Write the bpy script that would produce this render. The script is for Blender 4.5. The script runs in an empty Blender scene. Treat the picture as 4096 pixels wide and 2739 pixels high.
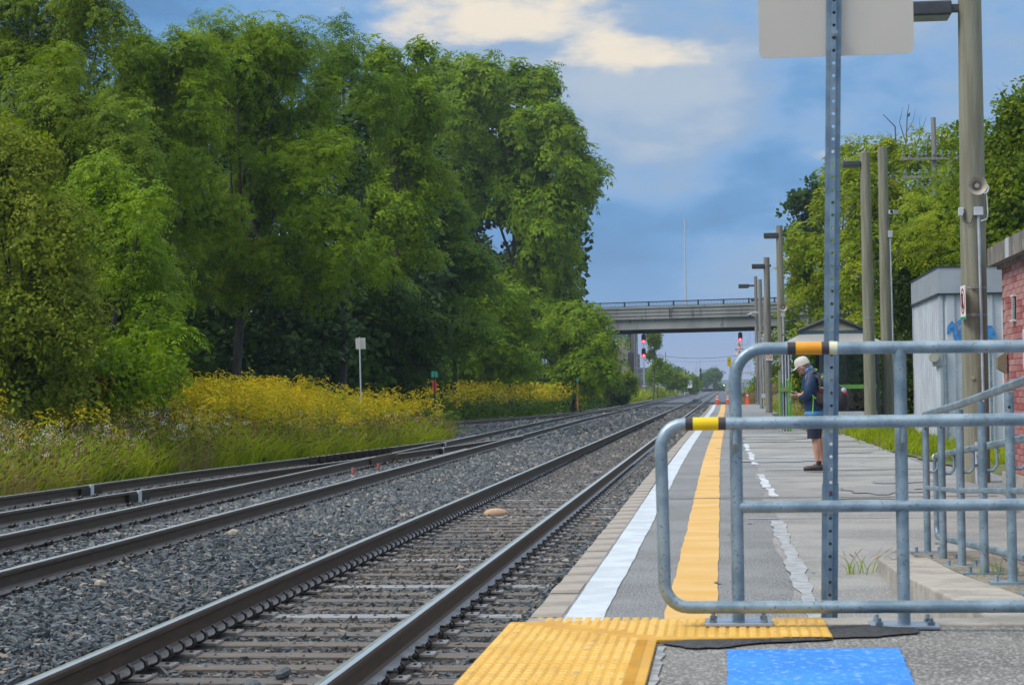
import bpy, math, random
import numpy as np
from mathutils import Vector, Matrix
random.seed(7); rng=np.random.default_rng(7)
sc=bpy.context.scene; COL=sc.collection
R=math.radians
# ------------------------------------------------------------ camera
F,VX,VY,CX,CY,ROLL,H=7500.,2898.,1548.,2048.,1369.5,.0135,1.30
_Y=np.array([VX-CX,-(VY-CY),-F]);_Y/=np.linalg.norm(_Y)
_h=np.array([math.cos(ROLL),math.sin(ROLL),0.]);_U=np.cross(_h,_Y);_U/=np.linalg.norm(_U);_X=np.cross(_Y,_U)
RW=np.array([_X,_Y,_U])
cam=bpy.data.cameras.new('camera');cam.sensor_width=36;cam.lens=F*36/4096;cam.clip_start=.1;cam.clip_end=9000
cam.dof.use_dof=True;cam.dof.focus_distance=24;cam.dof.aperture_fstop=10
co=bpy.data.objects.new('camera',cam);COL.objects.link(co);sc.camera=co
m4=Matrix([list(RW[i])+[0] for i in range(3)]+[[0,0,0,1]]);m4.translation=Vector((0,0,H));co.matrix_world=m4
def at(xd,yd,Y):
    """point in the place seen at a spot of the 2345 px wide photo preview, Y metres up the line"""
    d=RW@np.array([xd*1.7466-CX,-(yd*1.7466-CY),-F]);return np.array([0,0,H])+d*(Y/d[1])
def up(xs,ys,Y): return at(xs/1.7466,ys/1.7466,Y)
# ------------------------------------------------------------ world + sun
SUN_EL,SUN_AZ=R(48),R(-118)   # azimuth from +Y towards +X
w=bpy.data.worlds.new('World');sc.world=w;w.use_nodes=True
nt=w.node_tree;nt.nodes.clear()
def N(nt,t,**k):
    n=nt.nodes.new(t)
    for a,b in k.items():
        if a.startswith('i_'):
            key=a[2:]; n.inputs[int(key) if key.isdigit() else key.replace('_',' ')].default_value=b
        else: setattr(n,a,b)
    return n
def math_(nt,op,a,b=None,c=None,clamp=False):
    n=nt.nodes.new('ShaderNodeMath');n.operation=op;n.use_clamp=clamp
    for i,v in enumerate((a,b,c)):
        if v is None: continue
        if isinstance(v,(int,float)): n.inputs[i].default_value=v
        else: nt.links.new(v,n.inputs[i])
    return n.outputs[0]
def mixc(nt,f,a,b,mode='MIX'):
    n=nt.nodes.new('ShaderNodeMix');n.data_type='RGBA';n.blend_type=mode
    for s,v in ((n.inputs[0],f),(n.inputs[6],a),(n.inputs[7],b)):
        if isinstance(v,(int,float)): s.default_value=v
        elif isinstance(v,(tuple,list)): s.default_value=(*v[:3],1)
        else: nt.links.new(v,s)
    return n.outputs[2]
def ramp(nt,v,pts,interp='LINEAR'):
    n=nt.nodes.new('ShaderNodeValToRGB');n.color_ramp.interpolation=interp;e=n.color_ramp.elements
    while len(e)>2: e.remove(e[-1])
    for i,(p,c) in enumerate(pts):
        el=e[i] if i<2 else e.new(p)
        el.position=p; el.color=(*c,1) if isinstance(c,(tuple,list)) else (c,c,c,1)
    nt.links.new(v,n.inputs[0]);return n.outputs[0]
def sstep(nt,v,a,b):
    n=nt.nodes.new('ShaderNodeMapRange');n.interpolation_type='SMOOTHSTEP'
    n.inputs[1].default_value=a;n.inputs[2].default_value=b;nt.links.new(v,n.inputs[0]);return n.outputs[0]
sky=N(nt,'ShaderNodeTexSky',sky_type='NISHITA',sun_disc=False,sun_elevation=SUN_EL,sun_rotation=SUN_AZ,air_density=1.2,dust_density=1.5)
tc=N(nt,'ShaderNodeTexCoord');sep=N(nt,'ShaderNodeSeparateXYZ');nt.links.new(tc.outputs['Generated'],sep.inputs[0])
mp=N(nt,'ShaderNodeMapping');mp.inputs['Scale'].default_value=(1,1,2.6);mp.inputs['Rotation'].default_value=(0,R(-8),0);mp.inputs['Location'].default_value=(3.1,1.7,.22)
nt.links.new(tc.outputs['Generated'],mp.inputs[0])
n1=N(nt,'ShaderNodeTexNoise',i_Scale=5.5,i_Detail=5.,i_Roughness=.5,i_Distortion=.25);nt.links.new(mp.outputs[0],n1.inputs[0])
n2=N(nt,'ShaderNodeTexNoise',i_Scale=14.,i_Detail=7.,i_Roughness=.62);nt.links.new(mp.outputs[0],n2.inputs[0])
z=sep.outputs[2]
band=math_(nt,'ADD',math_(nt,'MULTIPLY',n1.outputs[0],.75),math_(nt,'MULTIPLY',n2.outputs[0],.25))
deck=ramp(nt,sstep(nt,band,.33,.66),[(0,(.10,.25,.50)),(.30,(.14,.34,.65)),(.55,(.24,.43,.72)),(.8,(.31,.45,.66)),(1,(.47,.56,.68))])
low=ramp(nt,z,[(0,(.52,.47,.60)),(.010,(.38,.44,.66)),(.04,(.21,.40,.69)),(1,(.20,.39,.68))])
deck=mixc(nt,sstep(nt,z,.02,.09),low,deck)
# break in the deck low over the line, warm light coming through; more breaks towards the zenith
def blob(x,y,zz,r0,r1):
    vm=nt.nodes.new('ShaderNodeVectorMath');vm.operation='SUBTRACT';nt.links.new(tc.outputs['Generated'],vm.inputs[0]);vm.inputs[1].default_value=(x,y,zz)
    s=nt.nodes.new('ShaderNodeVectorMath');s.operation='MULTIPLY';nt.links.new(vm.outputs[0],s.inputs[0]);s.inputs[1].default_value=(1,1,3.2)
    l=nt.nodes.new('ShaderNodeVectorMath');l.operation='LENGTH';nt.links.new(s.outputs[0],l.inputs[0])
    return sstep(nt,l.outputs['Value'],r1,r0)
def dirv(xd,yd):
    v=at(xd,yd,100.)-np.array([0,0,H]);return v/np.linalg.norm(v)
b1=blob(*dirv(1200,0),.02,.125);b2=blob(*dirv(1440,110),.01,.075);b3=blob(*dirv(2030,350),.01,.09);b4=blob(*dirv(2180,330),.0,.07);b5=blob(*dirv(900,60),.0,.08)
bl=math_(nt,'ADD',math_(nt,'MULTIPLY',math_(nt,'MAXIMUM',b1,b2),.50),math_(nt,'MULTIPLY',math_(nt,'MAXIMUM',math_(nt,'MAXIMUM',b3,b4),b5),.36))
brk=sstep(nt,math_(nt,'ADD',math_(nt,'MULTIPLY',bl,.40),math_(nt,'ADD',math_(nt,'MULTIPLY',n1.outputs[0],.40),math_(nt,'MULTIPLY',n2.outputs[0],.60))),.63,.80)
brk=math_(nt,'MULTIPLY',brk,sstep(nt,z,.05,.10))
deck=mixc(nt,math_(nt,'MULTIPLY',brk,.92),deck,(.98,.86,.68))
lift=math_(nt,'ADD',1.0,math_(nt,'MULTIPLY',sstep(nt,z,.16,.8),1.25))
desat=mixc(nt,math_(nt,'MULTIPLY',sstep(nt,z,.2,.6),.75),deck,(.70,.70,.68))
mul=nt.nodes.new('ShaderNodeVectorMath');mul.operation='SCALE';nt.links.new(desat,mul.inputs[0]);nt.links.new(lift,mul.inputs['Scale'])
bgs=N(nt,'ShaderNodeBackground',i_Strength=.1);nt.links.new(sky.outputs[0],bgs.inputs[0])
bgc=N(nt,'ShaderNodeBackground',i_Strength=1.);nt.links.new(mul.outputs[0],bgc.inputs[0])
ms=N(nt,'ShaderNodeMixShader',i_0=.92);nt.links.new(bgs.outputs[0],ms.inputs[1]);nt.links.new(bgc.outputs[0],ms.inputs[2])
wo=N(nt,'ShaderNodeOutputWorld');nt.links.new(ms.outputs[0],wo.inputs[0])
sl=bpy.data.lights.new('sun','SUN');sl.energy=2.7;sl.angle=R(24);sl.color=(1,.93,.82)
so=bpy.data.objects.new('sun',sl);COL.objects.link(so)
sd=Vector((math.sin(SUN_AZ)*math.cos(SUN_EL),math.cos(SUN_AZ)*math.cos(SUN_EL),math.sin(SUN_EL)))
so.rotation_euler=sd.to_track_quat('Z','Y').to_euler();so.location=(0,0,40)
sc.view_settings.view_transform='Standard';sc.view_settings.look='None';sc.view_settings.gamma=1;sc.view_settings.use_curve_mapping=False
sc.view_settings.exposure=0.0
sc.cycles.max_bounces=8;sc.cycles.transparent_max_bounces=8;sc.cycles.volume_bounces=0;sc.cycles.use_denoising=True
# ------------------------------------------------------------ materials
MATS={}
def mat(name,c1,c2=None,scale=4.,rough=.7,metal=0.,bump=0.,bscale=None,speck=None,speckscale=60.,spk_t=.62,detail=6.,stretch=(1,1,1),spec=.5,coat=0.,island=False,contrast=(.38,.62)):
    if name in MATS: return MATS[name]
    m=bpy.data.materials.new(name);m.use_nodes=True;nt=m.node_tree;p=nt.nodes['Principled BSDF']
    c2=c2 or tuple(x*.75 for x in c1)
    tc=N(nt,'ShaderNodeTexCoord');mp=N(nt,'ShaderNodeMapping');mp.inputs['Scale'].default_value=stretch;nt.links.new(tc.outputs['Object'],mp.inputs[0])
    nz=N(nt,'ShaderNodeTexNoise',i_Scale=scale,i_Detail=detail,i_Roughness=.6);nt.links.new(mp.outputs[0],nz.inputs[0])
    f=sstep(nt,nz.outputs[0],*contrast)
    if island:
        g=N(nt,'ShaderNodeNewGeometry');f=math_(nt,'ADD',math_(nt,'MULTIPLY',f,.5),math_(nt,'MULTIPLY',g.outputs['Random Per Island'],.5))
    c=mixc(nt,f,c1,c2)
    if speck:
        n3=N(nt,'ShaderNodeTexNoise',i_Scale=speckscale,i_Detail=3.);nt.links.new(mp.outputs[0],n3.inputs[0])
        c=mixc(nt,sstep(nt,n3.outputs[0],spk_t,spk_t+.06),c,speck)
    nt.links.new(c,p.inputs['Base Color'])
    p.inputs['Metallic'].default_value=metal;p.inputs['Specular IOR Level'].default_value=spec
    p.inputs['Coat Weight'].default_value=coat
    rr=math_(nt,'ADD',rough-.08,math_(nt,'MULTIPLY',nz.outputs[0],.16),clamp=True);nt.links.new(rr,p.inputs['Roughness'])
    if bump:
        n4=N(nt,'ShaderNodeTexNoise',i_Scale=bscale or scale*6,i_Detail=4.);nt.links.new(mp.outputs[0],n4.inputs[0])
        b=N(nt,'ShaderNodeBump',i_Strength=bump,i_Distance=.02);nt.links.new(n4.outputs[0],b.inputs['Height']);nt.links.new(b.outputs[0],p.inputs['Normal'])
    MATS[name]=m;return m
def leafmat(name,cs,yellow=None,yt=.985,scale=.9,trans=.38,gloss=.14):
    """leaf colours: cs = 3 colours picked per leaf; large noise shifts whole branches"""
    if name in MATS: return MATS[name]
    m=bpy.data.materials.new(name);m.use_nodes=True;nt=m.node_tree;p=nt.nodes['Principled BSDF'];out=nt.nodes['Material Output']
    g=N(nt,'ShaderNodeNewGeometry');tc=N(nt,'ShaderNodeTexCoord')
    nz=N(nt,'ShaderNodeTexNoise',i_Scale=scale,i_Detail=3.);nt.links.new(tc.outputs['Object'],nz.inputs[0])
    f=math_(nt,'ADD',math_(nt,'MULTIPLY',g.outputs['Random Per Island'],.45),math_(nt,'MULTIPLY',sstep(nt,nz.outputs[0],.3,.7),.55))
    c=ramp(nt,f,[(0.05,cs[0]),(.5,cs[1]),(.95,cs[2])])
    if yellow:
        n5=N(nt,'ShaderNodeTexNoise',i_Scale=scale*1.6,i_Detail=2.);nt.links.new(tc.outputs['Object'],n5.inputs[0])
        yy=math_(nt,'MULTIPLY',sstep(nt,math_(nt,'ADD',n5.outputs[0],math_(nt,'MULTIPLY',g.outputs['Random Per Island'],.25)),yt,yt+.05),.9)
        c=mixc(nt,yy,c,yellow)
    nt.links.new(c,p.inputs['Base Color']);p.inputs['Roughness'].default_value=.55;p.inputs['Specular IOR Level'].default_value=gloss
    t=N(nt,'ShaderNodeBsdfTranslucent');hs=N(nt,'ShaderNodeHueSaturation',i_Saturation=1.1,i_Value=1.25);nt.links.new(c,hs.inputs['Color']);nt.links.new(hs.outputs[0],t.inputs[0])
    mx=N(nt,'ShaderNodeMixShader',i_0=trans);nt.links.new(p.outputs[0],mx.inputs[1]);nt.links.new(t.outputs[0],mx.inputs[2]);nt.links.new(mx.outputs[0],out.inputs[0])
    MATS[name]=m;return m
def emis(name,c,s):
    m=bpy.data.materials.new(name);m.use_nodes=True;p=m.node_tree.nodes['Principled BSDF']
    p.inputs['Base Color'].default_value=(*c,1);p.inputs['Emission Color'].default_value=(*c,1);p.inputs['Emission Strength'].default_value=s;return m
galv=mat('galvanised_steel',(.17,.245,.30),(.31,.40,.46),7.,.42,.5,.08,90.,speck=(.17,.19,.20),speckscale=75.,spk_t=.62,contrast=(.34,.66))
galv_d=mat('weathered_galvanised_steel',(.20,.265,.33),(.30,.37,.42),7.,.5,.5,.1,60.,speck=(.09,.10,.11),speckscale=30.,spk_t=.62)
chan=mat('channel_steel',(.15,.22,.29),(.22,.31,.38),12.,.45,.5,.05,80.)
rust=mat('rust',(.18,.09,.05),(.10,.05,.03),20.,.85,0.,.2)
railside=mat('rail_brown_steel',(.050,.036,.024),(.082,.058,.038),6.,.55,.25,.15,70.,stretch=(6,1,6))
railtop=mat('rail_running_surface',(.82,.85,.88),(.66,.70,.73),3.,.36,1.,.02,40.,stretch=(8,.6,8))
raildull=mat('rail_dull_top',(.20,.23,.20),(.30,.33,.30),5.,.45,.6,.1,40.,stretch=(4,1,4))
clipm=mat('clip_steel',(.022,.019,.018),(.045,.034,.03),20.,.45,.5,.1)
platem=mat('plate_steel',(.55,.52,.50),(.42,.38,.35),15.,.3,.6,.08,60.)
oldwood=mat('sleeper_wood',(.10,.083,.068),(.17,.15,.13),3.,.75,0.,.5,30.,stretch=(.6,9,9),speck=(.05,.04,.035),speckscale=14.)
concsleep=mat('pale_sleeper',(.30,.31,.33),(.18,.18,.19),4.,.6,0.,.4,40.,stretch=(.6,7,7))
def asphalt(name,c1,c2,dark,light):
    m=mat(name,c1,c2,1.1,.78,0.,.7,110.,speck=light,speckscale=85.,spk_t=.53)
    return m
asph=asphalt('platform_asphalt',(.17,.18,.187),(.115,.122,.127),None,(.42,.43,.44))
asph_n=asphalt('raised_asphalt',(.175,.17,.16),(.12,.116,.11),None,(.40,.39,.37))
conc=mat('platform_concrete',(.275,.27,.255),(.18,.18,.178),.7,.7,0.,.35,90.,speck=(.40,.39,.37),speckscale=70.,spk_t=.57)
concrete=mat('bridge_concrete',(.27,.285,.275),(.20,.21,.205),.35,.8,0.,.2,6.,stretch=(1,1,.25),speck=(.15,.155,.15),speckscale=1.2,spk_t=.63)
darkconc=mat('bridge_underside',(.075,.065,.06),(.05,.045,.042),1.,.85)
gritm=mat('grit',(.25,.22,.175),(.14,.13,.10),6.,.9,0.,.8,50.,speck=(.34,.32,.28),speckscale=40.,spk_t=.56)
curbc=mat('curb_concrete',(.40,.37,.32),(.28,.26,.23),3.,.85,0.,.5,40.,speck=(.16,.15,.13),speckscale=25.,spk_t=.66)
edgec=mat('edge_block',(.33,.295,.25),(.23,.205,.18),2.5,.75,0.,.3,40.,speck=(.14,.11,.09),speckscale=18.,spk_t=.68)
white_p=mat('white_paint',(.54,.60,.66),(.44,.49,.54),3.,.6,0.,.35,140.,speck=(.30,.33,.36),speckscale=90.,spk_t=.655)
yell_p=mat('yellow_paint',(.68,.44,.16),(.60,.34,.06),1.3,.6,0.,.4,120.,speck=(.42,.27,.12),speckscale=80.,spk_t=.63,stretch=(.7,1.6,1),contrast=(.3,.7))
blue_p=mat('blue_paint',(.015,.19,.66),(.03,.24,.68),2.,.65,0.,.3,140.,speck=(.14,.34,.76),speckscale=30.,spk_t=.56)
tilem2=mat('pale_dome_yellow',(.70,.45,.11),(.60,.36,.06),5.,.5,0.,.2,60.,speck=(.45,.30,.12),speckscale=22.,spk_t=.62)  # domes paler than the more orange tile base
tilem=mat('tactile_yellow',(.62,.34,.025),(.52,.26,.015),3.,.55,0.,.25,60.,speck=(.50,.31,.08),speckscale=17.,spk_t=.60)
patch=mat('black_patch',(.035,.036,.04),(.06,.06,.065),30.,.8,0.,.8,60.)
sealm=mat('crack_filler',(.36,.38,.40),(.26,.27,.28),8.,.7,0.,.4,60.)
seal2=mat('white_crack_filler',(.62,.66,.70),(.34,.37,.40),9.,.7,0.,.3,60.)
crackm=mat('crack_dark',(.04,.04,.04),(.07,.07,.065),10.,.9)
gravelm=mat('ballast_bed',(.11,.125,.15),(.035,.04,.05),22.,.85,0.,1.,45.,speck=(.28,.29,.31),speckscale=30.,spk_t=.6,detail=8.)
soil=mat('soil',(.09,.085,.05),(.05,.06,.025),1.2,.95,0.,.6,12.)
greenbase=mat('meadow_ground',(.10,.115,.025),(.07,.085,.03),.6,.95,0.,.8,6.,speck=(.16,.13,.04),speckscale=1.8,spk_t=.58)
polewood=mat('treated_pole_wood',(.235,.235,.175),(.17,.165,.12),1.6,.8,0.,.45,9.,stretch=(10,10,.55),speck=(.10,.09,.07),speckscale=2.2,spk_t=.7)
greypole=mat('grey_pole_wood',(.25,.25,.235),(.17,.165,.15),1.6,.85,0.,.4,9.,stretch=(9,9,.5))
dark_l=mat('dark_fixture',(.045,.05,.058),(.06,.066,.075),5.,.5,.2)
whitebox=mat('pale_grey_plastic',(.50,.54,.58),(.42,.46,.50),6.,.5)
conduit=mat('grey_conduit',(.42,.46,.54),(.33,.37,.43),5.,.45)
hornm=mat('horn_beige',(.42,.38,.31),(.34,.31,.26),5.,.5)
black=mat('black',(.012,.012,.014),(.02,.02,.022),5.,.5)
brickm=mat('pink_brick',(.42,.22,.21),(.34,.16,.155),1.4,.75,0.,.3,60.)
brickd=mat('red_brick',(.36,.16,.15),(.30,.12,.115),1.4,.75,0.,.3,60.)
mortar=mat('mortar',(.45,.36,.33),(.36,.29,.27),8.,.9)
hutm=mat('pale_blue_metal',(.50,.55,.60),(.42,.46,.52),1.2,.5,.1,.05,6.)
hutt=mat('hut_fascia',(.34,.38,.42),(.29,.33,.37),2.,.5,.1)
bluegraf=mat('blue_spray_paint',(.02,.16,.46),(.05,.26,.58),12.,.7)
glassg=bpy.data.materials.new('shelter_glass');glassg.use_nodes=True
_n=glassg.node_tree;_t=N(_n,'ShaderNodeBsdfTransparent');_t.inputs[0].default_value=(.72,.80,.78,1);_gl=N(_n,'ShaderNodeBsdfGlossy',i_Roughness=.03);_fr=N(_n,'ShaderNodeFresnel',i_IOR=1.45);_mx=N(_n,'ShaderNodeMixShader')
_n.links.new(_fr.outputs[0],_mx.inputs[0]);_n.links.new(_t.outputs[0],_mx.inputs[1]);_n.links.new(_gl.outputs[0],_mx.inputs[2]);_n.links.new(_mx.outputs[0],_n.nodes['Material Output'].inputs[0])
lime=mat('lime_green_paint',(.13,.34,.05),(.10,.28,.04),5.,.4)
frame_d=mat('shelter_dark_frame',(.018,.024,.03),(.03,.036,.042),5.,.4)
orange=mat('cone_orange',(.85,.10,.03),(.75,.08,.03),4.,.5)
refl=mat('cone_white_band',(.75,.75,.75),(.6,.6,.62),6.,.4)
signback=mat('sign_aluminium_back',(.55,.52,.46),(.49,.465,.42),.8,.5,.15,.03,6.,speck=(.44,.43,.40),speckscale=3.,spk_t=.7)
signw=mat('sign_white',(.72,.72,.72),(.66,.66,.66),3.,.5)
signr=mat('sign_red',(.55,.02,.03),(.5,.02,.03),3.,.5)
signg=mat('sign_green',(.02,.28,.13),(.02,.25,.12),3.,.5)
tealm=mat('target_green',(.0,.30,.21),(.0,.26,.18),6.,.5)
targr=mat('target_red',(.55,.01,.025),(.48,.01,.02),5.,.5)
yel_t=mat('yellow_tape',(.80,.60,.0),(.75,.52,.0),6.,.4)
ora_t=mat('orange_tape',(.80,.36,.01),(.72,.30,.01),8.,.35)
pale_t=mat('pale_tape',(.62,.58,.22),(.66,.66,.50),10.,.4)
ball_t=mat('black_tape',(.03,.025,.03),(.05,.04,.045),6.,.45)
barkm=mat('bark',(.075,.065,.055),(.045,.038,.032),3.,.9,0.,.8,14.,stretch=(5,5,1))
twigm=mat('dead_twig',(.13,.11,.10),(.09,.075,.07),3.,.9)
# ------------------------------------------------------------ objects
def tag(o,label=None,cat=None,group=None,kind=None):
    if label:o['label']=label
    if cat:o['category']=cat
    if group:o['group']=group
    if kind:o['kind']=kind
    return o
def empty(name,loc,label=None,cat=None,group=None,rz=0,kind=None):
    o=bpy.data.objects.new(name,None);o.empty_display_size=.2;COL.objects.link(o);o.location=loc;o.rotation_euler=(0,0,rz)
    return tag(o,label,cat,group,kind)
def link(name,me,parent=None,loc=(0,0,0),rot=(0,0,0),scale=(1,1,1)):
    o=bpy.data.objects.new(name,me);COL.objects.link(o);o.location=loc;o.rotation_euler=rot;o.scale=scale
    if parent is not None:o.parent=parent
    return o
def npmesh(name,V,Fq,mats,midx=None,smooth=False,nside=4):
    V=np.asarray(V,dtype=np.float32);Fq=np.asarray(Fq,dtype=np.int32)
    me=bpy.data.meshes.new(name);me.vertices.add(len(V));me.vertices.foreach_set('co',V.ravel())
    n=len(Fq);me.loops.add(n*nside);me.loops.foreach_set('vertex_index',Fq.ravel());me.polygons.add(n)
    me.polygons.foreach_set('loop_start',np.arange(0,n*nside,nside,dtype=np.int32))
    me.polygons.foreach_set('loop_total',np.full(n,nside,dtype=np.int32))
    if midx is not None: me.polygons.foreach_set('material_index',np.asarray(midx,dtype=np.int32))
    me.polygons.foreach_set('use_smooth',np.full(n,smooth,dtype=bool))
    for m in mats: me.materials.append(m)
    me.update();me.validate();return me
class MB:
    """collects solids in a thing's own coordinates"""
    def __init__(s): s.v=[];s.f=[];s.m=[];s.cur=0
    def add(s,vs,fs):
        b=len(s.v);s.v+= [tuple(map(float,x)) for x in vs];s.f+=[tuple(i+b for i in f) for f in fs];s.m+=[s.cur]*len(fs);return s
    def box(s,x0,x1,y0,y1,z0,z1):
        return s.add([(x0,y0,z0),(x1,y0,z0),(x1,y1,z0),(x0,y1,z0),(x0,y0,z1),(x1,y0,z1),(x1,y1,z1),(x0,y1,z1)],[(0,3,2,1),(4,5,6,7),(0,1,5,4),(1,2,6,5),(2,3,7,6),(3,0,4,7)])
    def obox(s,c,size,rot=(0,0,0)):
        from mathutils import Euler
        M=Euler(rot).to_matrix();a,b,d=[q/2 for q in size];vs=[]
        for z in(-d,d):
            for x,y in((-a,-b),(a,-b),(a,b),(-a,b)): vs.append(tuple(M@Vector((x,y,z))+Vector(c)))
        return s.add(vs,[(0,3,2,1),(4,5,6,7),(0,1,5,4),(1,2,6,5),(2,3,7,6),(3,0,4,7)])
    def tube(s,path,r,n=10,caps=True,closed=False):
        P=[Vector(p) for p in path];k=len(P)
        rs=r if isinstance(r,(list,tuple)) else [r]*k
        vs=[];prev=None
        for i in range(k):
            t=(P[(i+1)%k]-P[i-1]) if closed else (P[min(i+1,k-1)]-P[max(i-1,0)])
            t.normalize()
            if prev is None:
                a=Vector((0,0,1)) if abs(t.z)<.9 else Vector((1,0,0));u=t.cross(a).normalized()
            else:
                u=(prev-t*prev.dot(t)).normalized()
            prev=u;v=t.cross(u)
            for j in range(n):
                an=2*math.pi*j/n;vs.append(P[i]+u*math.cos(an)*rs[i]+v*math.sin(an)*rs[i])
        fs=[]
        for i in range(k if closed else k-1):
            a=i*n;b=((i+1)%k)*n
            for j in range(n): fs.append((a+j,a+(j+1)%n,b+(j+1)%n,b+j))
        if caps and not closed: fs.append(tuple(range(n-1,-1,-1)));fs.append(tuple((k-1)*n+j for j in range(n)))
        return s.add(vs,fs)
    def cyl(s,p0,p1,r0,r1=None,n=12): return s.tube([p0,p1],[r0,r0 if r1 is None else r1],n)
    def rev(s,prof,c,axis='Z',n=16):
        vs=[];fs=[]
        for r,h in prof:
            for j in range(n):
                a=2*math.pi*j/n;x,y=r*math.cos(a),r*math.sin(a)
                p={'Z':(x,y,h),'Y':(x,h,y),'X':(h,x,y)}[axis];vs.append((p[0]+c[0],p[1]+c[1],p[2]+c[2]))
        for i in range(len(prof)-1):
            for j in range(n): fs.append((i*n+j,i*n+(j+1)%n,(i+1)*n+(j+1)%n,(i+1)*n+j))
        fs.append(tuple(range(n)));fs.append(tuple((len(prof)-1)*n+j for j in range(n)))
        return s.add(vs,fs)
    def ell(s,c,r,n=12,m=8,rot=None):
        vs=[];fs=[]
        for i in range(m+1):
            th=math.pi*i/m
            for j in range(n):
                a=2*math.pi*j/n;p=Vector((r[0]*math.sin(th)*math.cos(a),r[1]*math.sin(th)*math.sin(a),r[2]*math.cos(th)))
                if rot is not None:p=rot@p
                vs.append(p+Vector(c))
        for i in range(m):
            for j in range(n): fs.append((i*n+j,(i+1)*n+j,(i+1)*n+(j+1)%n,i*n+(j+1)%n))
        return s.add(vs,fs)
    def prism(s,poly,z0,z1):
        n=len(poly);return s.add([(x,y,z0) for x,y in poly]+[(x,y,z1) for x,y in poly],[tuple(range(n-1,-1,-1)),tuple(range(n,2*n))]+[(i,(i+1)%n,n+(i+1)%n,n+i) for i in range(n)])
    def sheet(s,left,right):
        """strip between two point lists"""
        n=len(left);return s.add(list(left)+list(right),[(i,n+i,n+i+1,i+1) for i in range(n-1)])
    def build(s,name,m,parent=None,smooth=False,loc=(0,0,0),bevel=0,rot=(0,0,0)):
        me=bpy.data.meshes.new(name);me.from_pydata(s.v,[],s.f)
        for x in (m if isinstance(m,(list,tuple)) else [m]): me.materials.append(x)
        me.polygons.foreach_set('material_index',s.m)
        if smooth:
            me.polygons.foreach_set('use_smooth',[True]*len(s.f))
            try: me.set_sharp_from_angle(angle=R(40))
            except Exception: pass
        me.update();o=link(name,me,parent,loc,rot)
        if bevel:
            b=o.modifiers.new('bevel','BEVEL');b.width=bevel;b.segments=2;b.limit_method='ANGLE'
        return o
def copy_tree(o,loc=None,parent=None,label=None):
    c=o.copy();COL.objects.link(c)
    if parent is not None:c.parent=parent
    if loc is not None:c.location=loc
    if label:c['label']=label
    for ch in list(o.children): copy_tree(ch,None,c)
    return c
def arc(c,r,a0,a1,n,ax):
    """arc points in the plane of axes ax=(u,v)"""
    u,v=Vector(ax[0]),Vector(ax[1]);return [Vector(c)+u*r*math.cos(a)+v*r*math.sin(a) for a in np.linspace(a0,a1,n)]
HAZE=True
# ============================================================ SETTING
def T3R(y):
    return float(np.interp(y,[0,20,26,34,41,49,58],[-9.2,-8.98,-8.85,-8.38,-7.65,-6.97,-6.25]))
def T2L(y): return float(np.interp(y,[0,18,60,90,141,200,900],[-7.38,-7.46,-7.93,-8.28,-8.40,-8.6,-8.9]))
def T3L(y): return min(T3R(y)-1.507,T2L(y))if y<64 else T2L(y)
ZR=-.13;ZB=ZR-.186;ZT=ZB-.02;ZG=ZT-.012
T4L_P=[(-24,45),(-20,54),(-16.2,68),(-13.16,85),(-10.33,103),(-9.0,122),(-8.45,136)]
def T4y(x): return float(np.interp(x,[p[0] for p in T4L_P],[p[1] for p in T4L_P]))
def T4x(y): return float(np.interp(y,[p[1] for p in T4L_P],[p[0] for p in T4L_P]))
def smooth(a,b,x):
    t=min(1,max(0,(x-a)/(b-a)));return t*t*(3-2*t)
def gz(x,y):
    z=-.42
    e=T3L(y)-.9 if y<61 else min(T4x(y)-1.6,T2L(y)-1.8)
    z+=.35*math.exp(-((x+12.6)**2/5+(y-41)**2/40)) if x<e else 0
    if x<e: z+= .7*smooth(0,7,e-x)*(1 if y<61 else .6)+ (1.6*smooth(0,12,e-x)*smooth(170,250,y))
    if x>2.1 and y<146: z=.02+.16*smooth(2.6,7,x)
    if y>=146 and x>.3: z=-.42+1.9*smooth(.6,6.5,x)
    return z
xs=np.concatenate([[-900,-400,-150,-70,-45],np.arange(-34,-8,.8),np.arange(-8,9,1.),[12,17,25,45,90,250,900]])
ys=np.concatenate([np.arange(-6,70,2.),np.arange(70,150,4.),[150,160,175,200,230,270,320,400,520,700,1000,1600,3500]])
V=[(x,y,gz(x,y)-(.35 if -1<x<3.2 and y<142 else 0)+(random.uniform(-.05,.05) if x<-13 or x>7 else 0)) for y in ys for x in xs]
nx=len(xs);Fq=[(j*nx+i,j*nx+i+1,(j+1)*nx+i+1,(j+1)*nx+i) for j in range(len(ys)-1) for i in range(nx-1)]
tag(link('ground',npmesh('ground',V,Fq,[greenbase],smooth=True)),kind='structure')
# ballast bed
xs=np.arange(-15,-1.0,.25);ys=np.concatenate([np.arange(4,40,.4),np.arange(40,150,2.),[160,200,300,450,700,1000]])
def bedx(x,y): # left boundary follows the outer track
    e=(T3L(y)-1.3) if y<61 else min(T4x(y)-1.7,T2L(y)-1.9)
    e=T3L(y)-1.3+(e-(T3L(y)-1.3))*smooth(60,66,y)
    t=(x+15)/(13.86);return e+(-1.14-e)*t+(0 if y<146 else 3.2*t*smooth(146,152,y))
V=[(bedx(x,y),y,ZG-.015+random.uniform(-.012,.012)-.12*smooth(.12,0,(x+15)/13.86)) for y in ys for x in xs]
nx=len(xs);Fq=[(j*nx+i,j*nx+i+1,(j+1)*nx+i+1,(j+1)*nx+i) for j in range(len(ys)-1) for i in range(nx-1)]
tag(link('ballast_bed',npmesh('ballast_bed',V,Fq,[gravelm],smooth=True)),kind='structure')
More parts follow.
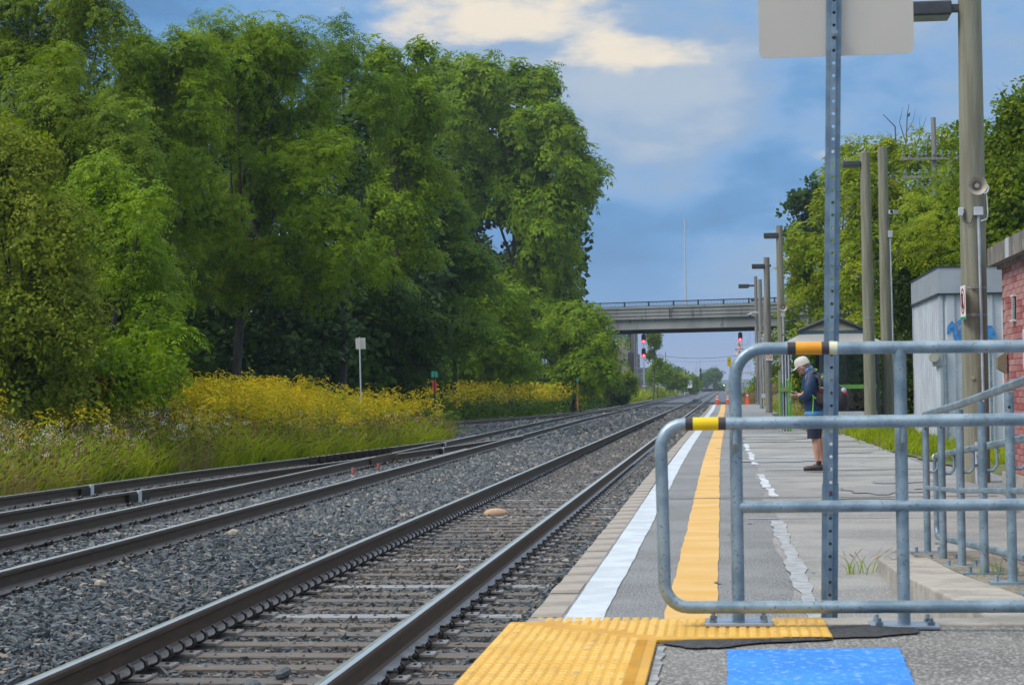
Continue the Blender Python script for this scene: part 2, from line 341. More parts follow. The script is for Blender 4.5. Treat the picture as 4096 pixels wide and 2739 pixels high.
# loose stones
def stones(name,n,ylo,yhi,dens,size,pred,zoff=0.,tpl=8):
    pts=[]
    Y=rng.uniform(ylo,yhi,n*3);X=rng.uniform(-13.5,-1.16,n*3)
    ok=(X>-.40*Y-1.)&(rng.random(n*3)<dens(Y))
    X,Y=X[ok],Y[ok]
    keep=np.array([pred(x,y) for x,y in zip(X,Y)],bool) if len(X) else []
    X,Y=X[keep],Y[keep];X,Y=X[:n],Y[:n];k=len(X)
    s=size(Y)*rng.uniform(.55,1.35,k)
    if tpl==8:
        B=np.array([(a,b,c) for c in(-1,1) for b in(-1,1) for a in(-1,1)],float)*.5
        Q=np.array([(0,2,3,1),(4,5,7,6),(0,1,5,4),(1,3,7,5),(3,2,6,7),(2,0,4,6)])
    else:
        B=np.array([(0,0,-.6),(.6,0,0),(0,.6,0),(-.6,0,0),(0,-.6,0),(0,0,.6)],float)
        Q=np.array([(1,2,5),(2,3,5),(3,4,5),(4,1,5)])
    V=B[None]*np.stack([s*rng.uniform(.8,1.35,k),s*rng.uniform(.7,1.2,k),s*rng.uniform(.55,.95,k)],1)[:,None,:]
    V=V+rng.normal(0,.13,V.shape)*s[:,None,None]
    a=rng.uniform(0,2*np.pi,k);ca,sa=np.cos(a),np.sin(a);tx=rng.normal(0,.35,k);
    X1=V[...,0]*ca[:,None]-V[...,1]*sa[:,None];Y1=V[...,0]*sa[:,None]+V[...,1]*ca[:,None];Z1=V[...,2]+X1*tx[:,None]
    zb=ZG+rng.uniform(-.012,.020,k)+zoff-np.where((X>-4.05)&(X<-1.45),.030,0)-np.where((X<-6.0)&(X>-7.6),.012,0)
    W=np.stack([X1+X[:,None],Y1+Y[:,None],Z1+zb[:,None]],2).reshape(-1,3)
    nb=len(B);FQ=(Q[None]+np.arange(k)[:,None,None]*nb).reshape(-1,Q.shape[1])
    me=npmesh(name,W,FQ,[stonem],nside=Q.shape[1]);tag(link(name,me),kind='stuff');return k
stonem=mat('crushed_stone',(.085,.10,.125),(.235,.265,.30),.8,.62,0.,.35,90.,speck=(.33,.32,.30),speckscale=9.,spk_t=.64,island=True)
_p=stonem.node_tree.nodes['Principled BSDF'];_nt=stonem.node_tree;_g=N(_nt,'ShaderNodeNewGeometry')
_c=ramp(_nt,_g.outputs['Random Per Island'],[(0,(.028,.036,.044)),(.4,(.050,.062,.072)),(.75,(.09,.105,.118)),(.9,(.16,.175,.18)),(.96,(.27,.24,.19)),(1,(.24,.17,.12))])
_tc=N(_nt,'ShaderNodeTexCoord');_sx=N(_nt,'ShaderNodeSeparateXYZ');_nt.links.new(_tc.outputs['Object'],_sx.inputs[0])
_nz=N(_nt,'ShaderNodeTexNoise',i_Scale=1.6,i_Detail=4.);_nt.links.new(_tc.outputs['Object'],_nz.inputs[0])
_d=math_(_nt,'ABSOLUTE',math_(_nt,'ADD',_sx.outputs[0],2.75));_w=math_(_nt,'MULTIPLY',sstep(_nt,_d,1.35,.75),sstep(_nt,_nz.outputs[0],.35,.62))
_c=mixc(_nt,math_(_nt,'MULTIPLY',_w,.55),_c,(.11,.085,.065))
_nt.links.new(_c,_p.inputs['Base Color'])
RAILX=lambda y:(-3.5,-1.995,T2L(y),T2L(y)+1.507,T3L(y),T3R(y))
def clear(x,y):
    for r in RAILX(y):
        if abs(x-r)<.105: return False
    e=(T3L(y)-.9) if y<61 else T4x(y)-1.3
    if x<e: return False
    if -3.35<x<-2.15: # sleepers show between the near rails
        ph=(y-9.0)%.508
        if ph<.115 or ph>.393: return random.random()<.45
    if -4.0<x<-3.6 or -1.9<x<-1.5:
        ph=(y-9.0)%.508
        if ph<.09 or ph>.418: return random.random()<(.45 if x>-3 else .9)
    if T2L(y)+.1<x<T2L(y)+1.4 or T3L(y)+.1<x<T3R(y)-.1:
        ph=(y-15.)%.61
        if ph<.10 or ph>.51: return random.random()<.3
    return True
stones('ballast_stones',60000,8.6,21,lambda Y:np.clip(1.15-(Y-9)/40,.6,1),lambda Y:.026+Y*.0011,clear)
stones('small_ballast_chips',12000,8.6,18,lambda Y:np.ones_like(Y),lambda Y:.019+Y*0,clear,.004,8)
stones('far_ballast_stones',50000,21,62,lambda Y:np.clip((60/Y-.8)*.9,.15,1),lambda Y:.034+Y*.0013,clear,.005,6)
stones('distant_ballast_stones',14000,62,150,lambda Y:np.ones_like(Y),lambda Y:.10+Y*.0009,clear,.0,6)
# ------------------------------------------------------------ tracks
PROF=[(-.076,0),(-.076,.012),(-.022,.032),(-.0095,.05),(-.0095,.128),(-.02,.14),(-.036,.148),(-.0375,.172),(-.031,.186),(-.002,.1875),(.031,.186),(.0375,.172),(.036,.148),(.02,.14),(.0095,.128),(.0095,.05),(.022,.032),(.076,.012),(.076,0)]
def rail(path,parent,zb=ZB,name='rail',h=1.0):
    P=[Vector((x,y,0)) for x,y in path];k=len(P);n=len(PROF);vs=[];fs=[];mi=[]
    o=Vector(parent.location)
    for i in range(k):
        t=(P[min(i+1,k-1)]-P[max(i-1,0)]).normalized();s=Vector((t.y,-t.x,0))
        for u,w_ in PROF: vs.append(P[i]+s*u+Vector((0,0,zb+w_*h))-o)
    for i in range(k-1):
        for j in range(n):
            a=i*n+j;b=i*n+(j+1)%n;fs.append((a,b,b+n,a+n));mi.append(1 if j in(9,) else (4 if j in(7,8) else (3 if j in(1,16) else 0)))
    fs.append(tuple(range(n-1,-1,-1)));fs.append(tuple((k-1)*n+j for j in range(n)));mi+=[0,0]
    me=bpy.data.meshes.new(name);me.from_pydata([tuple(v) for v in vs],[],fs)
    for m in (railside,railtop,railside,railfoot,raildull if parent==track1 else railtop): me.materials.append(m)
    me.polygons.foreach_set('material_index',mi);me.update();return link(name,me,parent)
railfoot=mat('rail_foot',(.30,.30,.31),(.20,.19,.18),5.,.33,.5,.1,60.)
track1=empty('railway_track',(-2.75,9,ZB),'near railway track beside the platform with wide brown sleepers','railway track')
track2=empty('railway_track',(-6.8,15,ZB),'middle railway track that the turnout at the left joins','railway track')
track3=empty('railway_track',(-9.6,25,ZB),'outer railway track at the foot of the goldenrod, crossing into the middle track','railway track')
track4=empty('railway_track',(-12,90,ZB),'far siding track coming out from behind the red and green switch target','railway track')
rail([(-3.5,4),(-3.5,300),(-3.7,900)],track1);rail([(-1.995,4),(-1.995,300),(-2.2,900)],track1)
ysr=[6,18,40,60,75,90,115,141,170,200,400,900]
rail([(T2L(y)+1.507,y) for y in ysr],track2)
rail([(T2L(y),y) for y in ysr if y<=40]+[(T2L(41.0),41.0)],track2);rail([(T2L(y),y) for y in (43.2,50,60,75,90,115,141,170,200,400,900)],track2)
yy=[6,14,20,23,26,28,30,32,34,36,38,40,42,44,46,48,50,52,54,56,58,60]
rail([(T3R(y),y) for y in yy if y<=40]+[(T3R(40.6),40.6)],track3);rail([(T3R(y),y) for y in (42.6,44,46,48,50,52,54,56,58)],track3)
rail([(T3R(y)-1.507,y) for y in yy if y<=56]+[(T2L(58)-.05,60)],track3)
rail(T4L_P,track4);rail([(-21.6,48),(-18.6,54.5),(-15,67.5),(-12.2,82.7),(-9.55,101.3),(-7.9,121),(-7.1,136)],track4)
def shared(name,parent,me,x,y,z,rz=0,mt=None,sc_=(1,1,1)):
    o=parent.location;return link(name,me,parent,(x-o.x,y-o.y,z-o.z),(0,0,rz),sc_)
def meshof(mb,m,name,smooth=False):
    me=bpy.data.meshes.new(name);me.from_pydata(mb.v,[],mb.f)
    for x in (m if isinstance(m,(list,tuple)) else [m]): me.materials.append(x)
    me.polygons.foreach_set('material_index',mb.m)
    if smooth: me.polygons.foreach_set('use_smooth',[True]*len(mb.f))
    me.update();return me
sl=[]
for i in range(5):
    b=MB();L=1.28
    pts=[(-L,-.105),(-.4,-.105+random.uniform(-.008,.008)),(L,-.105),(L,.105),(.3,.105+random.uniform(-.008,.008)),(-L,.105)]
    b.prism(pts,-.16,0);sl.append(meshof(b,[oldwood,oldwood,oldwood2:=mat('dark_wet_sleeper',(.09,.075,.065),(.15,.13,.12),3.,.45,0.,.5,30.,stretch=(.6,9,9)),concsleep,oldwood][i],'sleeper'))
for i in range(150):
    y=9.0+i*.508;shared('sleeper',track1,sl[random.choice([0,1,2,0,1,3,4])],-2.75+random.uniform(-.03,.03),y,ZT-.002+random.uniform(-.008,.004),random.uniform(-.012,.012))
def many(name,parent,base,pts,m,kind='stuff'):
    me_=base;V0=np.array([v.co[:] for v in me_.vertices]);Q=[tuple(p.vertices) for p in me_.polygons];mi=[p.material_index for p in me_.polygons];o=np.array(parent.location[:])
    mb=MB()
    for (x,y,z) in pts: 
        mb.add(V0+np.array((x,y,z))-o,Q)
    return tag(mb.build(name,m,parent),kind=kind)
many('distant_sleepers',track1,sl[0],[(-2.75,9+i*.508,ZT) for i in range(150,330)],oldwood)
b=MB();b.box(-1.25,1.25,-.1,.1,-.1,0);slt=meshof(b,concsleep,'sleeper');sld=meshof(b,oldwood,'sleeper')
for i in range(75): shared('sleeper',track2,random.choice([slt,slt,sld]),T2L(15+i*.61)+.7535,15+i*.61,ZT-.003,random.uniform(-.01,.01))
for i in range(52): shared('sleeper',track3,random.choice([slt,sld]),(T3L(24.3+i*.61)+T3R(24.3+i*.61))/2,24.3+i*.61,ZT-.006,.06)
# fastenings
b=MB();w_=.05
pth=[(-.02,-.004),(.035,-.002),(.062,.012),(.074,.038),(.066,.066),(.040,.088)]
for i in range(len(pth)-1):
    (x0,z0),(x1,z1)=pth[i],pth[i+1];t=.013;nx_,nz_=-(z1-z0),(x1-x0);l=math.hypot(nx_,nz_);nx_,nz_=nx_/l*t,nz_/l*t
    b.add([(x0,-w_/2,z0),(x1,-w_/2,z1),(x1,w_/2,z1),(x0,w_/2,z0),(x0+nx_,-w_/2,z0+nz_),(x1+nx_,-w_/2,z1+nz_),(x1+nx_,w_/2,z1+nz_),(x0+nx_,w_/2,z0+nz_)],[(0,3,2,1),(4,5,6,7),(0,1,5,4),(1,2,6,5),(2,3,7,6),(3,0,4,7)])
anchor=meshof(b,clipm,'rail_anchor')
b=MB();b.box(-.19,.19,-.09,.09,0,.014);b.cur=1;b.box(.135,.155,-.012,.012,.014,.022);plate=meshof(b,[platem,clipm],'tie_plate')
b=MB();b.prism([(-.02,-.02),(.02,-.02),(.03,.0),(.02,.02),(-.02,.02)],.03,.045);b.box(-.008,.008,-.008,.008,0,.03);b.add([(.0,-.05,.0),(.05,-.035,.02),(.03,-.02,.035),(-.02,-.04,.03)],[(0,1,2,3)]);spike=meshof(b,clipm,'rail_spike')
for i in range(75):
    y=9.0+i*.508
    for k in(0,1):
        shared('rail_anchor',track1,anchor,-3.5+.062,y+(-.125 if k else .125),ZB+.004,random.uniform(-.15,.15))
        shared('rail_anchor',track1,anchor,-1.995+.066,y+(-.13 if k else .13),ZB-.028,random.uniform(-.1,.1),sc_=(.55,1,.7))
for i in range(120):
    y=9.0+i*.508
    shared('tie_plate',track1,plate,-3.5,y+random.uniform(-.02,.02),ZB-.016);shared('tie_plate',track1,plate,-1.995,y+random.uniform(-.02,.02),ZB-.016)
    if i<60: shared('rail_spike',track1,spike,-1.995+.085,y,ZB-.008,random.uniform(-.3,.3))
many('distant_anchors',track1,anchor,[(-3.438,9+i*.508+d,ZB) for i in range(75,200) for d in(-.12,.12)],clipm)
b=MB();b.tube(arc((0,0,0),.038,R(-20),R(200),9,((0,1,0),(.85,0,.5))),.0105,5);b.cur=1;b.box(-.03,.035,-.05,.05,-.03,.0);b.box(.0,.05,-.02,.02,-.02,.03)
eclip=meshof(b,[mat('bright_clip',(.12,.10,.09),(.28,.26,.25),30.,.3,.9),clipm],'rail_clip',True)
for i in range(72):
    y=15.0+i*.61
    shared('rail_clip',track2,eclip,T2L(y)+1.507+.095,y,ZB+.02);shared('rail_clip',track2,eclip,T2L(y)+.095,y,ZB+.02)
    shared('tie_plate',track2,plate,T2L(y)+1.507,y,ZB-.016)
for i in range(50):
    y=22.5+i*.61
    shared('rail_clip',track3,eclip,T3R(y)+.095,y,ZB+.02)
    if T3L(y)<T2L(y)-.15: shared('rail_clip',track3,eclip,T3R(y)-1.507+.095,y,ZB+.02)
# turnout furniture
gr=[(T3R(y)-1.507+.09,y) for y in (41,42,43,44,45,46,47)]
rail(gr,track3,ZB+.002,'guard_rail',1.04);rail([(T2L(y)+1.507-.09,y) for y in(40,42,44,46)],track2,ZB+.002,'guard_rail')
b=MB();b.prism([(-.09,-.012),(.09,-.012),(.09,.012),(-.09,.012)],0,.2);b.box(-.12,.12,-.05,.05,-.01,.015);brace=meshof(b,clipm,'rail_brace')
for i in range(12): shared('rail_brace',track3,brace,T3R(40.6+i*.58)-1.507+.17,40.6+i*.58,ZB)
frg=MB();o=track2.location
for dx in(-.05,.05): frg.box(T2L(42)+dx-.035-o.x,T2L(42)+dx+.035-o.x,40.2-o.y,44.4-o.y,0.0,.183)
frg.build('frog',railside,track2)
b=MB();b.box(-.055,-.02,-.45,.45,.03,.15);b.cur=1;b.box(-.06,-.015,-.08,.08,.02,.17)
jb=meshof(b,[rust,whitebox],'joint_bar');b=MB();b.box(.02,.055,-.45,.45,.03,.15);b.cur=1;b.box(.015,.062,-.07,.07,.01,.188);jb=meshof(b,[clipm,whitebox],'joint_bar')
shared('joint_bar',track3,jb,T3R(29.2)-1.507,29.2,ZB,-.03);shared('joint_bar',track3,jb,T3R(27.3),27.3,ZB,-.03);shared('joint_bar',track2,jb,T2L(52),52,ZB);shared('joint_bar',track3,jb,T3R(47),47,ZB,.09)
b=MB();b.cyl((0,0,0),(0,0,.13),.035,n=8);bolt=meshof(b,mat('faded_red',(.45,.12,.09),(.35,.09,.07),8.,.7),'switch_bolt')
for (x,y) in((T3R(36)-.6,36),(T2L(36.5)+.35,36.5),(T3R(32)-.5,32),(T2L(38)+.5,38.5)): shared('switch_bolt',track2,bolt,x,y,ZB)
b=MB();b.box(-.75,.75,-.03,.03,0,.03);rod=meshof(b,concsleep,'switch_rod')
for y in(54,54.8,55.5,56.2,57): shared('switch_rod',track2,rod,T2L(y)+.75,y,ZB-.0)
b=MB();b.ell((0,0,0),(.17,.09,.075),14,8);o=b.build('rock',mat('tan_rock',(.46,.31,.2),(.38,.25,.16),5.,.85,0,.4),smooth=True,loc=(-3.02,24.6,ZG+.02));o.rotation_euler[2]=.1
tag(o,'smooth tan rock lying between the rails of the near track','rock')
for (x,y,s) in((-2.55,10.6,.05),(-2.6,10.1,.055),(-2.9,9.6,.035),(-5.6,21,.075),(-5.3,15.5,.06)):
    b=MB();b.ell((0,0,0),(1.1*s,s,.75*s),7,5);o=b.build('loose_stone',stonem if s<.058 else mat('buff_stone',(.33,.29,.24),(.28,.25,.2),6.,.8),loc=(x,y,ZT+.03));o.rotation_euler=(random.random(),.3,random.random()*6)
    tag(o,{10.6:'dark angular stone on a sleeper of the near track, the farther of two close together',10.1:'dark blocky stone between sleepers, just nearer than a similar one',9.6:'small dark stone at the foot of the near left rail',21:'rounded buff stone on the ballast between the near and middle tracks',15.5:'pale rounded stone in the ballast at the lower left between the tracks'}[y],'stone')
# ------------------------------------------------------------ low platform
def drift(y): return .0011*max(0,y-30)+(.02*math.sin(y*.13))
lowp=MB();lowp.box(-.962,3.2,7.55,52,-.6,0);lowp.box(3.2005,9,14.7,33,-.6,-.001);lowp.box(3.2005,3.9,33.001,51.9,-.6,-.001);lowp.box(-.962,2.15,52.002,90,-.6,0);lowp.box(-.962,2.7,90.002,141.5,-.6,0)
platform=lowp.build('platform',asph);tag(platform,kind='structure')
cs=MB();cs.cur=0
def wav(x0,amp,ys,seed=0,f=1.7): 
    r=random.Random(seed);ph=[r.uniform(0,6) for _ in range(4)]
    return [(x0+amp*(math.sin(y*f+ph[0])*.4+math.sin(y*f*2.7+ph[1])*.35+math.sin(y*f*6.1+ph[2])*.25)+drift(y),y,0) for y in ys]
ysp=list(np.arange(7.6,30,.12))+list(np.arange(30,141.4,.7))
def strip(name,xl,xr,al,ar,m,z,seed,ys=ysp,parent=platform):
    L=[(a,b,z) for a,b,c in wav(xl,al,ys,seed)];Rr=[(a,b,z) for a,b,c in wav(xr,ar,ys,seed+9)]
    b=MB();b.sheet(L,Rr);return b.build(name,m,parent)
cb=MB();yc=[y for y in ysp if y<51.9];L=[(.36+.10*smooth(8,20,y)+.05*math.sin(y*1.1),y,.004) for y in yc]
cb.sheet(L,[(3.19,y,.004) for y in yc]);cb.build('concrete_slab',conc,platform)
strip('white_line',-.945,-.725,.003,.008,white_p,.006,3)
strip('yellow_line',-.38,-.085,.009,.007,yell_p,.006,5)
yf=list(np.arange(10.2,18.4,.1));strip('crack_filler',.41,.52,.035,.03,sealm,.010,21,yf)
strip('crack_filler',.33,.40,.035,.03,sealm,.010,27,list(np.arange(8.2,10.1,.1)))
for k,(a,c) in enumerate(((22.3,24.1),(24.3,28.0),(31.5,37.5),(38.2,43))): strip('crack_filler',.50-.03*k,.60-.03*k,.03,.03,seal2,.010,31+k,list(np.arange(a,c,.1)))
def cross(y,x0,x1,wd,m,z=.011,skew=0,name='joint_line'):
    xs_=np.linspace(x0,x1,30);b=MB();b.sheet([(x,y+skew*(x-x0)+.012*math.sin(x*9+y)+wd/2,z) for x in xs_],[(x,y+skew*(x-x0)+.012*math.sin(x*9+y)-wd/2*random.uniform(.4,1.2),z) for x in xs_]);b.build(name,m,platform)
cross(18.6,.2,3.1,.05,sealm);cross(19.6,.15,3.1,.03,crackm,skew=.02);cross(29.2,.6,3.0,.10,crackm);cross(27.4,-.3,3.1,.05,crackm);cross(30.3,.1,3.1,.05,crackm,skew=-.02)
cross(22.,-.7,3.1,.07,crackm,skew=.03);cross(34.5,-.2,3.1,.16,seal2,skew=.01);cross(40.,-.2,3.1,.12,crackm);cross(44,.2,3.1,.3,crackm);cross(48.5,-.5,2.8,.2,crackm)
b=MB();xx=[(1.55+.62*math.cos(a),20.9+.9*math.sin(a)) for a in np.linspace(0,2*math.pi,30)]
b.sheet([(x,y,.012) for x,y in xx],[(1.55+(x-1.55)*.9,20.9+(y-20.9)*.9,.012) for x,y in xx]);b.build('utility_cover_ring',crackm,platform)
puddle=mat('damp_patch',(.29,.285,.27),(.245,.245,.24),3.,.36,0,spec=.5)
for (x,y,rx,ry,s) in((1.9,23.5,.5,.9,1),(2.3,25.5,.4,.5,2),(.9,33,.8,.7,3),(2.2,37,.6,.8,4),(1.2,47,.9,1.2,5)):
    r=random.Random(s);k=[r.uniform(.7,1.2) for _ in range(24)];b=MB();b.add([(x+rx*k[i]*math.cos(i*math.pi/12),y+ry*k[i]*math.sin(i*math.pi/12),.0135) for i in range(24)],[tuple(range(24))]);b.build('damp_patch',puddle,platform)
_stn=mat('oil_stain',(.10,.10,.10),(.15,.15,.15),9.,.5)
for k in range(46):
    x=random.uniform(-.6,3.0);y=8+34*random.random()**1.5;s=random.uniform(.008,.03);b=MB();b.add([(x+s*random.uniform(.6,1.3)*math.cos(a*.785),y+2*s*random.uniform(.6,1.3)*math.sin(a*.785),.0145) for a in range(8)],[tuple(range(8))]);b.build('gum_spot',_stn,platform)
blk=[]
for i in range(5):
    b=MB();j=lambda a=.006:random.uniform(-a,a)
    b.prism([(-1.145+j(),.006),(-.966,.006),(-.966,.604),(-1.145+j(),.604),(-1.148+j(),.3)],-.42,.003+j(.003));blk.append(meshof(b,edgec,'edge_block'))
for i in range(216):
    y=7.6+i*.62;link('edge_block',random.choice(blk),platform,(drift(y)-(.03*math.sin(y*.11) if y>30 else 0)*0,y,0))
# raised boarding platform
ZP=.36
rp=MB();rp.prism([(-.845,3),(3.6,3),(3.6,7.57),(.3,7.57),(-.845,7.45)],-.6,ZP)
raised=rp.build('raised_platform',asph_n);tag(raised,kind='structure')
b=MB();BP=[(-.006,6.76),(.3,6.795),(.604,6.81),(.578,6.0),(.56,5.0),(-.007,5.0)];BQ=[];_r=random.Random(4)
for i in range(6):
    a,c=BP[i],BP[(i+1)%6]
    for k in range(22): BQ.append((a[0]+(c[0]-a[0])*k/22+_r.uniform(-.004,.004),a[1]+(c[1]-a[1])*k/22+_r.uniform(-.006,.006),ZP+.005))
b.add(BQ,[tuple(range(len(BQ)))]);b.build('blue_square',blue_p,raised)
b=MB();b.box(.36,3.6,7.44,7.64,ZP-.3,ZP+.012);b.build('concrete_lip',curbc,raised,bevel=.01)
def blob_poly(pts,z,amp,seed,n=5):
    r=random.Random(seed);out=[]
    for i in range(len(pts)):
        a,c=pts[i],pts[(i+1)%len(pts)]
        for k in range(n): t=k/n;out.append((a[0]+(c[0]-a[0])*t+r.uniform(-amp,amp),a[1]+(c[1]-a[1])*t+r.uniform(-amp,amp),z))
    return out
for s,pts in enumerate(([(.37,7.06),(.375,7.42),(.62,7.48),(.70,7.40),(.72,7.22),(.55,7.10)],[(-.245,6.9),(-.13,6.78),(-.02,6.80),(.1,6.92),(.38,7.02),(.38,7.06),(-.24,6.99)])):
    P=blob_poly(pts,ZP+.008,.008,s);n=len(P);cx=sum(p[0] for p in P)/n;cy=sum(p[1] for p in P)/n
    b=MB();b.add(P+[(cx,cy,ZP+.022)],[(i,(i+1)%n,n) for i in range(n)]);b.build('asphalt_patch',patch,raised)
b=MB();yy_=list(np.arange(3.2,6.85,.07));b.sheet([(-.255,y,ZP+.006) for y in yy_],[(-.228+.004*math.sin(y*23)+.004*math.sin(y*57),y,ZP+.006) for y in yy_]);b.build('white_smear',mat('faint_white',(.30,.32,.33),(.18,.18,.18),14.,.8,contrast=(.45,.55)),raised)
def dome(b,x,y,z,rx=.0155,ry=.0135,h=.0042):
    vs=[(x+rx*1.0*a,y+ry*c,z) for a,c in((-1,-.6),(-.6,-1),(.6,-1),(1,-.6),(1,.6),(.6,1),(-.6,1),(-1,.6))]+[(x+rx*.7*a,y+ry*.7*c,z+h) for a,c in((-1,-.6),(-.6,-1),(.6,-1),(1,-.6),(1,.6),(.6,1),(-.6,1),(-1,.6))]
    b.add(vs,[(i,(i+1)%8,8+(i+1)%8,8+i) for i in range(8)]+[tuple(range(8,16))])
def tile(poly,label_pts,ang=0):
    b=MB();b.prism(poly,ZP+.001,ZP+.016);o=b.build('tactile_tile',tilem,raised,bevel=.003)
    d=MB()
    for x,y in label_pts: dome(d,x,y,ZP+.016)
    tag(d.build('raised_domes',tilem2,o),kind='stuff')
    b2=MB()
    return o
tile([(-.865,6.335),(-.262,6.335),(-.262,6.94),(-.865,7.452)],[(x,y) for x in np.arange(-.845,-.335,.0385) for y in np.arange(6.37,7.4,.0585) if y<6.94+(-.262-x)*.85-.03])
tile([(-.865,5.20),(-.262,5.20),(-.262,6.33),(-.865,6.33)],[(x,y) for x in np.arange(-.845,-.335,.0385) for y in np.arange(5.3,6.31,.0585)])
tile([(-.865,4.0),(-.262,4.0),(-.262,5.19),(-.865,5.19)],[(x,y) for x in np.arange(-.845,-.335,.0385) for y in np.arange(4.1,5.1,.0585)])
sp=[(-.865,7.458),(-.262,6.947),(.384,7.057),(.368,7.615),(-.3,7.54)]
def in_strip(x,y): 
    f=6.947+(x+.262)*.17 if x>-.262 else 6.947+(-.262-x)*.85
    return y>f+.035 and y<7.515+(x+.3)*.113
tile(sp,[(x,y) for x in np.arange(-.83,.365,.0385) for y in np.arange(6.98,7.62,.0585) if in_strip(x,y+(x)*.17)])
# ribbed inner band of the edge tiles
b=MB()
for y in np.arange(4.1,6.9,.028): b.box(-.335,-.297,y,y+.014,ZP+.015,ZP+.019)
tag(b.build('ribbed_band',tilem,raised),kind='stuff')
# ramp with curb
def rz(y): return float(np.interp(y,[7.6,14.2],[ZP,.0]))
rb=MB();rb.add([(1.95,7.645,ZP+.002),(3.6,7.645,ZP+.002),(3.6,14.6,.006),(1.95,14.6,.006),(1.95,7.645,-.3),(3.6,7.645,-.3),(3.6,14.6,-.3),(1.95,14.6,-.3)],[(0,1,2,3),(0,4,5,1),(1,5,6,2),(2,6,7,3),(3,7,4,0)])
ramp_o=tag(rb.build('access_ramp',asph_n),kind='structure')
ends=[(7.645,9.4),(9.41,11.6),(11.61,13.4)]
for a,c in ends:
    b=MB();x0=1.045;za,zc=rz(a)+.015,rz(c)+.015+(.03 if c>13 else 0)
    b.add([(x0,a,-.3),(1.40,a,-.3),(1.40,c,-.3),(x0,c,-.3),(x0,a,za),(1.40,a,za),(1.40,c,zc),(x0,c,zc)],[(0,3,2,1),(4,5,6,7),(0,1,5,4),(1,2,6,5),(2,3,7,6),(3,0,4,7)])
    b.build('curb_block',curbc,ramp_o,bevel=.012)
b=MB();b.add([(1.40,7.645,rz(7.6)-.01),(1.95,7.645,rz(7.6)-.01),(1.95,14.9,-.0+.004),(1.40,14.9,.004),(1.40,7.645,-.3),(1.95,7.645,-.3),(1.95,14.9,-.3),(1.40,14.9,-.3)],[(0,1,2,3),(0,4,5,1),(1,5,6,2),(2,6,7,3),(3,7,4,0)])
b.build('gritty_verge',gritm,ramp_o)
# ============================================================ STRUCTURES
# road bridge over the line, slightly skewed
br=empty('road_bridge',(-4,190,0),'pale concrete road bridge crossing over the tracks with a dark railing','bridge',rz=R(-16))
a_=at(1360,700,190)
b=MB();b.box(-45,45,0,.35,8.32,9.52);b.box(-45,45,-.10,.0,9.40,9.60);b.build('parapet',concrete,br)
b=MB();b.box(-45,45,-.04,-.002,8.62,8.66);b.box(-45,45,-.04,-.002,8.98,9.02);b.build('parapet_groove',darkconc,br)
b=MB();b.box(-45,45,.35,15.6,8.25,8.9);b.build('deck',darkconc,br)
b=MB();b.box(-45,45,15.6,15.95,8.2,9.5);b.build('far_parapet',concrete,br)
for i in range(5):
    b=MB();y0=.30+i*3.4
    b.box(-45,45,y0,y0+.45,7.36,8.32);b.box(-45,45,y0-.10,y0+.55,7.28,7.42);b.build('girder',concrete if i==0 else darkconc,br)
b=MB()
for x in np.arange(-44,45,.15): b.box(x-.012,x+.012,.12,.15,9.60,10.02)
tag(b.build('balusters',frame_d,br),kind='stuff')
b=MB();b.box(-45,45,.10,.17,10.02,10.12);b.box(-45,45,.11,.16,9.63,9.67);b.build('handrail',frame_d,br)
b=MB();b.box(-.07,.07,.08,.2,9.52,10.14);pm=meshof(b,frame_d,'railing_post')
for i in range(34): link('railing_post',pm,br,(-43+i*2.62,0,0))
for s,x0,x1 in(('abutment',15.5,30),('abutment',-38,-24)):
    b=MB();b.box(x0,x1,.5,15.5,-1,8.2);b.build(s,concrete,br)
b=MB();b.tube([(.0,-.09,8.4),(0,-.09,9.25),(.06,-.09,9.35),(.22,-.09,9.35)],.05,6);b.build('drain_pipe',frame_d,br,loc=(-1.4,-.05,0))
for i in range(16):
    b=MB();b.box(-.008,.008,-.03,-.001,8.35,9.4);b.build('panel_joint',darkconc,br,loc=(-39+i*5.0,0,0))
b=MB();c=at(1571,690,200);b.cyl((0,0,9.0),(0,0,19.3),.11,.06,8);o=b.build('lighting_mast',whitebox,loc=(c[0],200,0));tag(o,'very tall thin pale mast standing on the bridge against the sky','mast')
# signals
def lamp_head(parent,x,z,lit,n=3,back=black):
    g=HS
    b=MB();poly=[(.27*g*math.cos(a),.36*g+.27*g*math.sin(a)) for a in np.linspace(0,math.pi,10)]+[(.27*g*math.cos(a),-.36*g+.27*g*math.sin(a)) for a in np.linspace(math.pi,2*math.pi,10)]
    b.add([(x+u,-.02,z+v) for u,v in poly]+[(x+u,.06,z+v) for u,v in poly],[tuple(range(20)),tuple(range(39,19,-1))]+[(i,20+i,20+(i+1)%20,(i+1)%20) for i in range(20)]);bb=b.build('backboard',back,parent)
    for k in range(n):
        zz=z+.36*g-.36*g*k*2/(n-1)
        b=MB();b.tube([(x,-.03,zz),(x,-.22,zz-.02)],.21,12,caps=False);b.build('lamp_hood',black,bb)
        b=MB();on=lit and k==n-1;b.rev([(.02,-.06),(.12,-.055),(.12,-.05)],(x,0,zz),'Y',14);b.cur=1;b.rev([(.10,-.05),(.205,-.045),(.205,-.02)],(x,0,zz),'Y',14);b.build('lens',[sig_red,sig_glow] if on else [lens_off,lens_off],bb)
HS=1.05
sig_red=emis('signal_red_light',(1.,.022,.03),38.);sig_glow=emis('signal_red_glow',(1.,.012,.02),9.);lens_off=mat('unlit_lens',(.08,.01,.012),(.06,.01,.01),5.,.3)  # emissive ring round the lit lens, added for the red glow about it
mast_m=mat('signal_mast_grey',(.40,.44,.50),(.33,.37,.42),6.,.5,.2)
